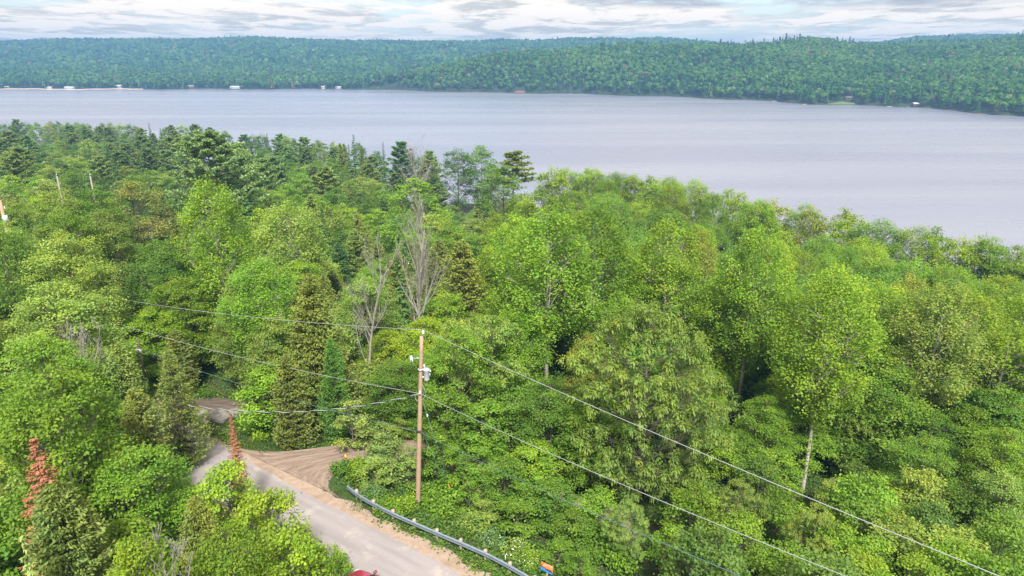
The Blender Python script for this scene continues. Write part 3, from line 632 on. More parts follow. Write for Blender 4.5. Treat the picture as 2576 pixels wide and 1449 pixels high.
def tree_dead(seed, H, R, nb=16, sub=7, steep=1.5, fork=2, mat=None):
    r = np.random.RandomState(seed); b = MB(); r0 = H * .018
    def grow(p, d, L, rad, lvl):
        n = 6; P = [p]; dd = d.copy()
        for i in range(n): dd = unit(dd + r.normal(0, .10, 3) + np.array([0, 0, .05])); P.append(P[-1] + dd * L / n)
        P = np.array(P); b.tube(P, np.linspace(rad, max(rad * .3, .009), n + 1), 5 if lvl < 2 else 3, cap=False)
        if lvl >= 3: return
        for i in range({0: nb, 1: sub, 2: 4}[lvl]):
            f = r.uniform(.3 if lvl == 0 else .2, .97); q = P[int(f * n)] + (P[min(n, int(f * n) + 1)] - P[int(f * n)]) * (f * n % 1)
            az = r.rand() * 6.283; sd = unit(np.array([math.cos(az), math.sin(az), r.uniform(.2, .7)])); nd = unit(sd + dd * steep * (.8 if lvl else .5))
            grow(q, nd, L * ({0: .42, 1: .5, 2: .5}[lvl]) * (1.25 - f * .6) * r.uniform(.6, 1.1), max(rad * (1 - .6 * f) * .42, .011), lvl + 1)
    grow(np.array([0, 0, -.5]), np.array([0, 0, 1.0]), H, r0, 0)
    me = b.mesh('trunk', mat or M_DEAD, True); return me, None, H, R

TR = {}
def reg(key, t, H0=None): TR.setdefault(key, []).append((t[0], t[1], t[2], t[3]))
for s in (1, 2): reg('maple_N', tree_broad(10 + s, 11, 3.6, .12, 44, 17, 46, .19, .34))
for s in (1, 2): reg('maple_M', tree_broad(20 + s, 16, 5.0, .16, 52, 15, 46, .225, .44))
for s in (1, 2, 3): reg('maple_F', tree_broad(30 + s, 18, 6.0, .14, 44, 14, 22, .38, .52))
for s in (1, 2): reg('birch_N', tree_broad(40 + s, 18, 3.7, 0.42, 60, 14, 44, .18, .36, .4, 'up', tr=.19, lean=.015, bk=M_BIRCH))
for s in (1, 2): reg('poplar_M', tree_broad(50 + s, 21, 4.6, .24, 70, 14, 42, .215, .42, .45, 'up', lean=.012, top=.97, bk=M_ASPEN))
for s in (1, 2): reg('maple_Y', tree_broad(15 + s, 6.5, 2.4, .06, 30, 12, 30, .2, .30))
reg('poplar_B', tree_broad(57, 21, 4.4, .45, 56, 14, 42, .215, .42, .4, 'up', tr=.24, lean=.012, bk=M_ASPEN))
reg('oak_N', tree_broad(60, 19, 6.4, .12, 80, 17, 40, .28, .40, .38, 'tuft'))
for s in (1, 2): reg('ash_M', tree_broad(62 + s, 17, 5.0, .15, 34, 17, 36, .28, .42, .38, 'tuft'))
reg('sapling_N', tree_broad(70, 5, 1.7, .1, 14, 9, 26, .2, .26)); reg('sapling_N', tree_broad(71, 6, 1.6, .1, 15, 9, 24, .2, .26, .3))
for s in (1, 2): reg('cedar_N', tree_cedar(80 + s, 11, 2.3, 800, 40, .17))
reg('cedar_B', tree_cedar(83, 12, 2.5, 760, 30, .17, .3))
for s in (1, 2): reg('cedar_M', tree_cedar(85 + s, 13, 2.9, 620, 26, .26))
reg('cedar_F', tree_cedar(88, 14, 3.2, 260, 22, .5))
reg('pine_M', tree_pine(90, 24, 9.5, 70, 26, 22, .62)); 
for s in (1, 2): reg('pine_F', tree_pine(91 + s, 22, 6.5, 50, 17, 16, .85))
reg('flatpine_F', tree_pine(95, 22, 7.0, 26, 14, 12, 1.2, .5, .7))
for s in (1, 2): reg('spruce_F', tree_spruce(100 + s, 20, 3.3, .7, .6, 9, 1.3))
reg('spruce_N', tree_spruce(104, 8, 1.7, .34, .24, 10, 1.2)); reg('rust_N', tree_spruce(105, 9, 1.5, .15, .10, 13, 1.3, .3))
reg('dead_A', tree_dead(110, 15, 3.6, 24, 8, 2.3)); reg('dead_B', tree_dead(111, 13, 3.0, 13, 7, 1.7)); reg('dead_C', tree_dead(112, 14, 4, 20, 8, 1.0)); reg('dead_D', tree_dead(115, 6, 1.6, 16, 6, 0.5))
KINDN = {'maple': 'maple_tree', 'birch': 'birch_tree', 'poplar': 'poplar_tree', 'oak': 'oak_tree', 'ash': 'ash_tree', 'sapling': 'sapling', 'cedar': 'cedar_tree', 'pine': 'pine_tree', 'flatpine': 'pine_tree', 'spruce': 'spruce_tree', 'rust': 'spruce_tree', 'dead': 'dead_tree'}
PAL = {'yellow-green': (0.215, 0.345, 0.036), 'bright green': (0.165, 0.305, 0.04), 'mid green': (0.12, 0.24, 0.042), 'dark green': (0.11, 0.215, 0.06), 'pale green': (0.215, 0.325, 0.085), 'soft green': (0.165, 0.275, 0.075), 'pine green': (0.30, 0.41, 0.16),
       'olive': (0.225, 0.295, 0.07), 'grey-green': (0.23, 0.335, 0.12), 'brownish': (0.19, 0.235, 0.09), 'rusty': (0.32, 0.155, 0.10), 'bluish green': (0.13, 0.24, 0.10), 'grey': (0.4, 0.38, 0.36)}
TREES = []   # dicts
def plan(kind, lod, x, y, H, R, col, label=None, hero=False, var=None):
    TREES.append(dict(kind=kind, lod=lod, x=x, y=y, z=gz(x, y), H=H, R=R, col=col, label=label, hero=hero, var=var))
def hero(kind, lod, u, vtop, Y, R, col, label, base=None, var=None, Hmax=30):
    x, y, z = at(u, vtop, Y); g = gz(x, y); lod = 'Y' if kind == 'maple' and lod == 'N' and z - g < 8.6 else lod; plan(kind, lod, x, y, min(max(z - g, 2.0), Hmax), R, col, label, True, var)
# --- trees one can single out in the photograph
hero('oak', 'N', 1640, 752, 47, 6.6, 'soft green', 'huge pale green oak with drooping leaf tufts, right of the utility pole')
hero('birch', 'N', 2112, 645, 54, 4.2, 'bright green', 'tall birch with a long bare white trunk on the right slope')
hero('poplar', 'B', 1910, 545, 67, 4.4, 'bright green', 'tall poplar with a bare tan trunk between the oak and the white birch')
hero('poplar', 'B', 1385, 500, 64, 5.2, 'bright green', 'broad poplar with forked grey trunk behind and right of the utility pole')
hero('poplar', 'M', 1500, 490, 72, 5.2, 'bright green', 'tall bright poplar rising behind the huge oak')
hero('poplar', 'B', 2395, 690, 60, 4.4, 'pale green', 'pale poplar with white upper limbs near the right edge')
hero('poplar', 'M', 1690, 530, 74, 4.6, 'yellow-green', 'yellow-green poplar crown rising directly over the oak')
hero('birch', 'N', 640, 640, 60, 3.7, 'bright green', 'dense bright birch left of the tall brown-green cedar above the bend')
hero('cedar', 'N', 775, 672, 56, 3.7, 'olive', 'tall olive cedar standing above the mouth of the dirt driveway')
hero('poplar', 'M', 520, 432, 76, 4.3, 'bright green', 'tallest bright poplar left of centre with a long bare trunk', var=0)
hero('maple', 'M', 395, 600, 74, 5.0, 'mid green', 'layered green maple whose low boughs overhang the dark gap left of the road')
hero('maple', 'M', 440, 690, 69, 4.2, 'yellow-green', 'sunlit yellow-green maple beneath the tallest bright poplar')
hero('dead', 'A', 1035, 560, 72, 3.1, 'grey', 'large bare grey dead tree with upswept branches behind the utility pole')
hero('dead', 'B', 900, 650, 64, 2.6, 'grey', 'smaller leafless grey tree left of the utility pole')
hero('maple', 'M', 1150, 822, 53, 3.4, 'bright green', 'rounded bright maple just right of the utility pole top')
hero('maple', 'M', 985, 900, 54, 3.0, 'mid green', 'mid green maple directly behind the utility pole')
hero('cedar', 'B', 1160, 590, 78, 5.0, 'olive', 'drooping thin olive cedar right of the large dead tree')
hero('cedar', 'B', 420, 866, 46, 2.1, 'olive', 'pale olive cedar with a brown tip beside the start of the road')
hero('cedar', 'N', 292, 850, 44, 2.4, 'olive', 'yellowish cedar left of the pale brown-tipped roadside cedar')
hero('cedar', 'B', 335, 960, 41, 2.3, 'olive', 'wide thinning cedar among the trees left of the road')
hero('rust', 'N', 78, 1088, 28.5, 2.5, 'rusty', 'dead rust-red spruce at the left edge')
hero('rust', 'N', 577, 1030, 39, 1.05, 'rusty', 'slim dead rust-brown spruce beside the road')
hero('cedar', 'N', 125, 1195, 25.5, 2.9, 'olive', 'olive cedar in front of the rust-red spruce')
hero('cedar', 'N', 485, 1235, 30, 1.7, 'olive', 'narrow olive cedar left of the road in the foreground')
hero('spruce', 'N', 45, 1315, 22.5, 1.5, 'grey-green', 'grey-green spruce with a brown tip in the bottom left corner')
hero('pine', 'M', 512, 312, 150, 10.5, 'pine green', 'huge spreading white pine standing above the forest left of centre')
hero('pine', 'F', 590, 360, 165, 7.0, 'pine green', 'second spreading pine against the right side of the huge white pine')
hero('spruce', 'F', 888, 334, 275, 4.5, 'dark green', 'tall dark pointed spruce against the water left of centre')
hero('spruce', 'F', 963, 354, 285, 3.2, 'dark green', 'slim dark spruce against the water left of the flat shore pines')
hero('pine', 'F', 1008, 356, 262, 6.5, 'dark green', 'dark layered pine on the shore left of the pinkish dead tree')
hero('dead', 'C', 1062, 368, 240, 7.5, 'grey', 'pale dead tree with a bare pinkish crown near the shore')
hero('maple', 'F', 1040, 442, 158, 8.2, 'bright green', 'large dome-shaped bright maple in the middle of the near forest')
hero('maple', 'F', 1268, 410, 190, 8.6, 'bright green', 'large round green tree at the left end of the shore gap')
hero('maple', 'F', 1150, 368, 268, 8.5, 'dark green', 'dark green shore tree, left of the pair in front of the open water')
hero('maple', 'F', 1212, 362, 272, 8.0, 'mid green', 'tall shore tree, right of the pair in front of the open water')
hero('flatpine', 'F', 1292, 378, 250, 8.5, 'olive', 'flat-topped leaning pine against the water')
hero('maple', 'M', 320, 448, 105, 7.0, 'brownish', 'wide brownish tree crown below the huge white pine')
hero('poplar', 'M', 720, 500, 92, 5.6, 'pale green', 'spreading pale tree with two bare grey stems in the upper forest')
hero('maple', 'F', 1390, 412, 168, 6.5, 'yellow-green', 'yellow-green tree just right of the shore gap')
hero('maple', 'M', 90, 830, 41, 3.9, 'bright green', 'broad bright maple filling the left edge halfway down')
hero('maple', 'M', 150, 575, 64, 4.6, 'pale green', 'pale leafy maple on the left below the edge pole')
hero('maple', 'M', 120, 700, 52, 4.6, 'pale green', 'broad pale maple spreading across the left edge above the gap')
hero('maple', 'N', 110, 905, 34, 3.6, 'bright green', 'large leaved bright maple behind the rust-red spruce')
hero('maple', 'N', 330, 1110, 33, 3.0, 'bright green', 'bright green maple in the foreground left of the road')
hero('maple', 'N', 560, 1160, 34.5, 2.1, 'yellow-green', 'vivid yellow-green maple leaning over the road edge')
hero('maple', 'N', 660, 1225, 31.5, 2.0, 'yellow-green', 'vivid young maple nearest to the asphalt')
hero('maple', 'N', 725, 1330, 28.5, 1.9, 'yellow-green', 'sunlit yellow-green maple beside the red car')
hero('maple', 'N', 560, 1310, 26, 2.2, 'bright green', 'bright leafy maple at the bottom left of the road')
hero('maple', 'N', 330, 1345, 23.5, 2.0, 'yellow-green', 'lime green maple at the bottom edge left of centre')
hero('dead', 'D', 430, 1380, 24, 1.3, 'grey', 'bare twiggy shrub at the bottom edge in the left foreground')
hero('dead', 'D', 225, 820, 45, 1.6, 'grey', 'grey leafless sapling with feathery twigs on the left')
hero('cedar', 'N', 830, 840, 53, 1.8, 'mid green', 'narrow dark cedar beside the tall olive cedar')
hero('sapling', 'N', 880, 1005, 48.6, 1.5, 'grey-green', 'slender pale sapling at the corner of the dirt driveway')
hero('sapling', 'N', 838, 1370, 30.3, .8, 'bright green', 'small leafy sapling standing over the red car')
hero('maple', 'M', 143, 469, 92, 4.8, 'pale green', 'pale tree whose crown hides the foot of the leftmost distant pole')
hero('maple', 'M', 232, 470, 94, 5.0, 'mid green', 'mid green tree below the second distant pole')
hero('maple', 'M', 160, 520, 84, 4.6, 'bright green', 'bright leafy tree in front of the leftmost distant pole')
hero('maple', 'M', 245, 525, 86, 4.4, 'soft green', 'soft green tree in front of the second distant pole')
hero('maple', 'M', -12, 556, 64, 4.0, 'mid green', 'mid green tree cut by the left edge, standing before the edge pole')
hero('maple', 'M', 10, 545, 70, 3.2, 'pale green', 'pale tree covering the foot of the pole at the left edge')
for (u, v, Y, R, c) in ((1120, 985, 49, 2.2, 'bright green'), (1210, 1010, 50, 2.4, 'bright green'), (1290, 985, 52, 2.6, 'mid green'), (962, 1080, 51, 1.3, 'grey-green'), (1008, 1110, 50.5, 1.0, 'pale green'), (1135, 1120, 46, 1.3, 'mid green'),
                       (1195, 1125, 46, 1.6, 'bright green'), (1270, 1150, 44, 1.8, 'mid green'), (1345, 1110, 46, 2.2, 'bright green'), (1390, 1210, 42, 2.0, 'mid green'), (1300, 1260, 40, 1.6, 'bright green'), (1215, 1262, 41, 1.2, 'pale green'),
                       (1455, 1290, 39, 1.9, 'mid green'), (1405, 1365, 36.5, 1.2, 'bright green'), (1000, 1105, 45.4, 1.0, 'grey-green'), (950, 1120, 45.8, .9, 'grey-green'), (1090, 1120, 45.6, 1.1, 'mid green'), (1112, 1090, 45, 1.2, 'bright green'), (1085, 1080, 46.3, 1.2, 'mid green'), (1030, 1120, 45.2, .9, 'pale green'), (1035, 1060, 52, 1.6, 'mid green'), (1085, 1050, 52, 1.8, 'bright green'), (1180, 1210, 42.6, .9, 'bright green')):
    hero('maple' if R > 1.7 else 'sapling', 'N', u, v, Y, R, c, None)
# --- right foreground young growth
for (u, v, Y, R, c) in ((2190, 1190, 42, 2.5, 'bright green'), (2330, 1175, 44, 2.2, 'pale green'), (2270, 1300, 37, 2.4, 'pale green'), (2110, 1310, 38, 2.0, 'bright green'),
                       (2450, 1215, 43, 2.4, 'mid green'), (2420, 1330, 36, 2.3, 'pale green'), (1870, 1300, 38, 2.1, 'bright green'), (2545, 1180, 42, 2.4, 'pale green'), (1980, 1370, 34, 2.0, 'bright green'),
                       (2180, 1390, 33, 2.0, 'yellow-green'), (1760, 1380, 35, 1.9, 'bright green'), (2540, 1290, 36, 2.2, 'mid green'), (2330, 1400, 32, 1.9, 'bright green'), (2530, 1400, 31, 1.9, 'bright green'),
                       (1845, 1420, 32, 1.5, 'bright green')):
    hero('maple', 'N', u, v, Y, R, c, None)

# --- fill the forest
SKY_U = [0, 90, 200, 300, 395, 420, 490, 555, 590, 640, 700, 770, 840, 905, 950, 1000, 1050, 1100, 1200, 1240, 1300, 1325, 1338, 1345, 1352, 1400, 1480, 1550, 1600, 1650, 1710, 1760, 1830, 1880, 1950, 2000, 2090, 2180, 2220, 2290, 2340, 2400, 2470, 2530, 2576, 3200]
SKY_V = [302, 294, 303, 302, 300, 312, 300, 315, 335, 332, 330, 342, 352, 356, 378, 372, 372, 376, 368, 376, 400, 420, 470, 480, 430, 414, 412, 407, 412, 420, 426, 442, 442, 452, 468, 482, 512, 517, 547, 542, 552, 577, 587, 605, 607, 700]
OPEN = [[(508, 985), (592, 985), (600, 1060), (640, 1128), (860, 1118), (900, 1100), (925, 1170), (860, 1210), (1000, 1290), (1330, 1449), (1330, 1600), (880, 1600), (830, 1449), (800, 1340), (650, 1200), (512, 1140)],
        [(1035, 835), (1072, 835), (1075, 1250), (1035, 1250)], [(1340, 1400), (1420, 1400), (1420, 1449), (1340, 1449)], [(330, 850), (370, 850), (370, 940), (330, 940)],
        [(1000, 1290), (1200, 1290), (1400, 1449), (1330, 1449)], [(1135, 482), (1195, 482), (1195, 515), (1135, 515)], [(0, 500), (12, 500), (12, 550), (0, 550)], [(135, 440), (150, 440), (150, 466), (135, 466)], [(220, 440), (235, 440), (235, 466), (220, 466)]]
OPENY = [400, 44.6, 36, 62, 400, 310, 78, 108, 112]
def inpoly(px, py, P):
    c = False; j = len(P) - 1
    for i in range(len(P)):
        if (P[i][1] > py) != (P[j][1] > py) and px < (P[j][0] - P[i][0]) * (py - P[i][1]) / (P[j][1] - P[i][1]) + P[i][0]: c = not c
        j = i
    return c
def tbox(t):
    cz = t['z'] + t['H'] * .55; u, v, d = proj(t['x'], t['y'], cz); _, vt, _ = proj(t['x'], t['y'], t['z'] + t['H'])
    _, vb, _ = proj(t['x'], t['y'], t['z'] + t['H'] * .12); w = t['R'] / d * FPX
    return u - w, vt, u + w, vb
def cone_like(k): return k in ('cedar', 'spruce', 'rust')
WIN = [((215, 735, 500, 800), 64, .1), ((275, 800, 500, 880), 60, .12), ((1435, 770, 1830, 1330), 47, .12), ((2025, 980, 2080, 1245), 58, .08), ((1850, 880, 1892, 1000), 70, .08), ((995, 560, 1080, 800), 72, .05), ((860, 660, 955, 905), 64, .06), ((500, 600, 540, 820), 76, .15), ((840, 1000, 930, 1110), 48, .1),
       ((1370, 760, 1450, 900), 64, .3), ((1120, 1230, 1420, 1420), 60, .75), ((2300, 730, 2420, 830), 60, .2)]
for t in TREES: 
    if t['hero'] and t['label']:
        b_ = tbox(t); h_ = b_[3] - b_[1]; WIN.append(((b_[0] + .15 * (b_[2] - b_[0]), b_[1] + .05 * h_, b_[2] - .15 * (b_[2] - b_[0]), b_[1] + .6 * h_), t['y'], .3))
def blocked(t, skip=None):
    b_ = tbox(t); cu = (b_[0] + b_[2]) / 2
    for P, Ym in zip(OPEN, OPENY):
        if t['y'] < Ym:
            for fu, fv in ((0, .02), (0, .3), (-.7, .55), (.7, .55), (-.85, .8), (.85, .8), (0, .8), (-.4, .25), (.4, .25), (-.8, 1.0), (.8, 1.0), (0, 1.0), (-.6, .4), (.6, .4)):
                if inpoly(cu + fu * (b_[2] - b_[0]) / 2, b_[1] + fv * (b_[3] - b_[1]), P): return True
            us = [p[0] for p in P]; vs = [p[1] for p in P]; mu, mv = sum(us) / len(us), sum(vs) / len(vs)
            if len(P) == 4 and Ym < 400:
                ox = min(b_[2], max(us)) - max(b_[0], min(us)); oy = min(b_[3] + 20, max(vs)) - max(b_[1], min(vs))
                if ox > 2 and oy > .06 * (max(vs) - min(vs)): return True
    for (w, Yw, mx) in WIN:
        if t['y'] < Yw - 1.0:
            ox = min(b_[2], w[2]) - max(b_[0], w[0]); oy = min(b_[3], w[3]) - max(b_[1], w[1])
            if ox > 0 and oy > 0 and ox * oy > mx * (w[2] - w[0]) * (w[3] - w[1]): return True
    return False
rf = np.random.RandomState(5)
def pick(u, v, Y, x):
    q = rf.rand()
    if Y < 60 and u < 1000:
        if q < .22: return 'cedar', 'olive'
        if q < .27: return 'cedar', 'brownish'
        if q < .55: return 'maple', 'bright green'
        if q < .75: return 'maple', 'yellow-green' if v > 1000 else 'pale green'
        if q < .88: return 'maple', 'mid green'
        return 'maple', 'pale green'
    if u > 1230 and Y > 58:
        if q < .42: return 'poplar', 'yellow-green'
        if q < .66: return 'poplar', 'bright green'
        if q < .88: return 'maple', 'yellow-green'
        if q < .95: return 'maple', 'bright green'
        return 'maple', 'olive'
    if u >= 1000 and Y <= 60:
        if q < .5: return 'maple', 'bright green'
        if q < .75: return 'maple', 'mid green'
        if q < .87: return 'ash', 'pale green'
        return 'maple', 'dark green'
    if Y > 190:
        if q < .12: return 'pine', 'grey-green'
        if q < .24: return 'spruce', 'dark green'
        if q < .40: return 'cedar', 'olive'
        if q < .41: return 'dead', 'grey'
        if q < .64: return 'maple', 'mid green'
        if q < .84: return 'maple', 'pale green'
        if q < .95: return 'maple', 'bright green'
        return 'maple', 'dark green'
    if u < 330:
        if q < .30: return 'cedar', 'olive'
        if q < .36: return 'spruce', 'bluish green'
        if q < .62: return 'maple', 'yellow-green'
        if q < .85: return 'maple', 'bright green'
        return 'maple', 'grey-green'
    if q < .42: return 'cedar', 'olive'
    if q < .48: return 'cedar', 'brownish'
    if q < .51: return 'cedar', 'dark green'
    if q < .62: return 'maple', 'yellow-green' if u > 500 else 'pale green'
    if q < .78: return 'maple', 'bright green'
    if q < .88: return 'maple', 'pale green'
    if q < .95: return 'spruce', 'dark green'
    return 'maple', 'mid green'
def fill(Y0, Y1, sp, rowj=.45):
    half = 1288 / FPX * Y1 * 1.12 + 8
    X, Yv = np.meshgrid(np.arange(-half, half, sp), np.arange(Y0, Y1, sp * .92))
    X[1::2] += sp / 2; X = (X + rf.uniform(-rowj, rowj, X.shape) * sp).ravel(); Yv = (Yv + rf.uniform(-rowj, rowj, Yv.shape) * sp).ravel()
    dr, _, sd = seg_dist(X, Yv, ROAD); dd, _, _ = seg_dist(X, Yv, DRIVE); ds, _, _ = seg_dist(X, Yv, SHORE); ss = in_lake(X, Yv); g = ground(X, Yv)
    hp = np.array([(t['x'], t['y'], t['R']) for t in TREES if t['hero']])
    o = np.argsort(Yv)
    for i in o:
        x, y = float(X[i]), float(Yv[i])
        if ss[i] > 0 or ds[i] < 2.5 or dr[i] < 4.6 or dd[i] < 3.2: continue
        if -36 < x < -24 and 54 < y < 62: continue
        far_ = y > 130; u, v, d = proj(x, y, g[i] + 12)
        if u < -160 - 400 * (y < 60) or u > 2576 + 260 or v > 1500: continue
        k, c = pick(u, v, y, x)
        right = sd[i] < 0
        if k == 'cedar': H = rf.uniform(8.5, 13) + (2 if y > 90 else 0); R = H * rf.uniform(.2, .27)
        elif k == 'spruce': H = rf.uniform(13, 20); R = H * .17
        elif k == 'pine': H = rf.uniform(16, 22); R = H * rf.uniform(.22, .32)
        elif k == 'poplar': H = rf.uniform(17, 22); R = H * rf.uniform(.2, .27)
        elif k == 'dead': H = rf.uniform(11, 15); R = 3
        else: H = rf.uniform(9.5, 14) + (3 if y > 120 else 0); R = H * rf.uniform(.28, .37)
        if u > 1230 and y > 58: H = rf.uniform(16, 22); R = H * rf.uniform(.19, .25)
        if y < 56 and x > -12 and right: H = rf.uniform(4.0, 7.5) if y < 46 else rf.uniform(6, 11); R = H * rf.uniform(.27, .36)
        if y < 42 and not right: H = rf.uniform(5, 8.5); R = H * (rf.uniform(.2, .25) if k == 'cedar' else rf.uniform(.3, .38))
        if y > 130: R *= 1.12
        if len(hp):
            q = np.hypot(hp[:, 0] - x, hp[:, 1] - y) / (hp[:, 2] + R)
            if q.min() < .36: continue
        # keep under the skyline of the real wood
        vs = np.interp(u, SKY_U, SKY_V) + abs(rf.normal(0, 7))
        zc = at(u, vs, y)[2]; Hm = zc - g[i]
        if ds[i] < 50 and u > 1330 and y > 58: R *= 1.3
        if ds[i] < 28 and Hm > H and u > 1330: H = min(Hm, 26)
        elif ds[i] < 30 and Hm > H and rf.rand() < .75: H = min(Hm, 24)
        H2 = min(H, Hm)
        if H2 < 3.5: continue
        R *= max(.6, (H2 / H) ** .7)
        t = dict(kind=k, x=x, y=y, z=float(g[i]), H=H2, R=R, col=c, label=None, hero=False, var=None)
        ok = not blocked(t)
        if not ok:
            for f in (.65, .4):
                t['H'] = H2 * f; t['R'] = R * f ** .6
                if t['H'] > 2.2 and not blocked(t): ok = True; break
        if not ok: continue
        if t['H'] < 5 and k in ('poplar', 'pine', 'spruce', 'dead', 'ash'): t['kind'] = 'maple'
        if y < 48: lod = 'N'
        elif y < 125: lod = 'M'
        else: lod = 'F'
        kk = t['kind']
        if kk == 'poplar': lod = 'M' if y < 130 else 'F'; 
        if kk == 'poplar' and lod == 'F': lod = 'M'
        if kk == 'ash': lod = 'M'
        if kk in ('spruce', 'pine'): lod = 'F'
        if kk == 'dead': lod = rf.choice(['A', 'B', 'C'])
        if kk == 'maple' and t['H'] < 4.5 and y < 60: t['kind'] = 'sapling'; lod = 'N'
        elif kk == 'maple' and t['H'] < 8.6 and y < 60: lod = 'Y'
        t['lod'] = lod; TREES.append(t)
fill(20, 58, 3.9); fill(58, 128, 5.3); fill(128, 470, 8.6)
# --- which trees does one see: paint them front to back on a coarse raster
GW, GH = 515, 290; buf = np.zeros((GH, GW), bool); keep = []; yy, xx = np.mgrid[0:GH, 0:GW]
for t in sorted(TREES, key=lambda t: t['y']):
    b_ = tbox(t); vb = min(b_[3], 1449); x0, x1 = b_[0] / 5, b_[2] / 5; y0, y1 = b_[1] / 5, vb / 5; y1f = b_[3] / 5
    ix0, ix1, iy0, iy1 = max(0, int(x0)), min(GW, int(x1) + 1), max(0, int(y0)), min(GH, int(y1) + 1)
    if ix1 <= ix0 or iy1 <= iy0: t['vis'] = 0; t['sz'] = 0; continue
    a = (xx[iy0:iy1, ix0:ix1] + .5 - (x0 + x1) / 2) / max((x1 - x0) / 2, .5); b2 = (yy[iy0:iy1, ix0:ix1] + .5 - y0) / max(y1f - y0, .5)
    if cone_like(t['kind']): m = np.abs(a) < b2
    else: m = a ** 2 + (2 * b2 - 1) ** 2 < 1
    sub = buf[iy0:iy1, ix0:ix1]; nv = int((m & ~sub).sum()); nt = int(m.sum()); t['vis'] = nv; t['sz'] = nt
    if t['kind'] != 'dead': sub |= m & (np.abs(a) < .82)
for t in TREES:
    b_ = tbox(t)
    if t['y'] < 54 and b_[0] < 2070 and b_[2] > 2035 and b_[1] < 1200 and b_[3] > 1000: print('OVER', t['kind'], t['lod'], t['y'], t['H'], [int(q) for q in b_], t['hero'])
shown = [t for t in TREES if t['hero'] or (t['vis'] >= 5 and t['vis'] > .04 * t['sz']) ]
hidden = [t for t in TREES if t not in shown and t['sz'] > 0 and t['y'] < 130]
print('trees planned', len(TREES), 'shown', len(shown), 'hidden', len(hidden))

# --- labels that single each one out
def zone(t):
    b_ = tbox(t); u = (b_[0] + b_[2]) / 2; v = b_[1]; y = t['y']; ds, _, _ = seg_dist(np.array([t['x']]), np.array([t['y']]), SHORE)
    h = ['at the left edge', 'left of the road bend', 'above the road bend', 'behind the utility pole', 'right of the utility pole', 'above the oak', 'right of the oak', 'by the white birch', 'at the right edge'][int(np.clip(np.searchsorted([230, 500, 850, 1120, 1400, 1720, 2000, 2300], u), 0, 8))]
    r_ = 'foreground' if y < 46 else 'second row' if y < 66 else 'middle forest' if y < 95 else 'deeper forest' if y < 150 else 'upper forest' if y < 230 else 'distant forest'
    if ds[0] < 32 and y > 90: r_ = 'lake shore'
    return r_, h, u
ORD = ['first', 'second', 'third', 'fourth', 'fifth', 'sixth', 'seventh', 'eighth', 'ninth', 'tenth', 'eleventh', 'twelfth', 'thirteenth', 'fourteenth', 'fifteenth', 'sixteenth', 'seventeenth', 'eighteenth', 'nineteenth', 'twentieth']
GRP = {}
for t in shown:
    if not t['label']: z_ = zone(t); t['zn'] = z_; GRP.setdefault((t['kind'] if t['kind'] != 'flatpine' else 'pine', t['col'], z_[0], z_[1]), []).append(t)
for (k, c, r_, h), L_ in GRP.items():
    L_.sort(key=lambda t: t['zn'][2])
    nm = 'leafless tree' if k == 'dead' else 'sapling' if k == 'sapling' else k
    for i, t in enumerate(L_):
        base = f"{c} {nm} in the {r_} {h}"
        if len(L_) > 1: base += ', ' + ('leftmost' if i == 0 else 'rightmost' if i == len(L_) - 1 else ORD[i] + ' from left')
        t['label'] = base
LOD_FALL = {}
def inst(t):
    key = t['kind'] + '_' + t['lod']; lst = TR[key]; k = t['var'] if t['var'] is not None else rf.randint(len(lst)); tm, cm, H0, R0 = lst[k % len(lst)]
    rz = rf.rand() * 6.283; sz = t['H'] / H0; sr = t['R'] / R0
    e = empty(KINDN[t['kind']], (t['x'], t['y'], t['z'] - .1), rz); e.scale = (sr, sr, sz)
    tag(e, t['label'], 'sapling' if t['kind'] == 'sapling' else 'dead tree' if t['kind'] in ('dead', 'rust') else 'tree', {'sapling': 'saplings in the undergrowth', 'dead': 'leafless trees in the near forest'}.get(t['kind'], KINDN[t['kind']].replace('_', ' ') + 's of the near forest'))
    tr = link('trunk', tm, e)
    if cm is not None:
        c = link('crown', cm, e); base = np.array(PAL[t['col']]); j = rf.uniform(.74, 1.16); hj = rf.uniform(-.05, .12)
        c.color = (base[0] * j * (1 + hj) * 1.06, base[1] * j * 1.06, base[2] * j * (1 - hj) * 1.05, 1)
    return e
for t in shown: inst(t)
# trees that stand behind the visible ones: kept as one dark understorey mass so that no hole opens
def understorey():
    Vs, vs, Ts = [], [], []
    for t in hidden:
        lst = TR['maple_F'] if not cone_like(t['kind']) else TR['cedar_F']; tm, cm, H0, R0 = lst[rf.randint(len(lst))]
        n = len(cm.vertices); a = np.empty(n * 3, np.float32); cm.vertices.foreach_get('co', a); a = a.reshape(-1, 4, 3)
        vv = np.empty(n // 4, np.float32); cm.attributes['v'].data.foreach_get('value', vv)
        sel = rf.rand(len(a)) < .6; a = a[sel] * [t['R'] / R0, t['R'] / R0, t['H'] / H0 * .9] + [t['x'], t['y'], t['z']]
        Vs.append(a.reshape(-1, 3)); vs.append(vv[sel]); Ts.append(np.tile([*PAL['mid green'], 1], (len(a), 1)))
    if not Vs: return
    V = np.vstack(Vs); me = mesh_np('understorey', V, np.arange(len(V)).reshape(-1, 4), M_WEED, attrs={'v': ('FLOAT', 'FACE', np.concatenate(vs)), 'tint': ('FLOAT_COLOR', 'FACE', np.vstack(Ts))})
    tag(link('understorey', me), 'leafy understorey filling the forest behind the front trees', 'undergrowth', kind='stuff')
understorey()

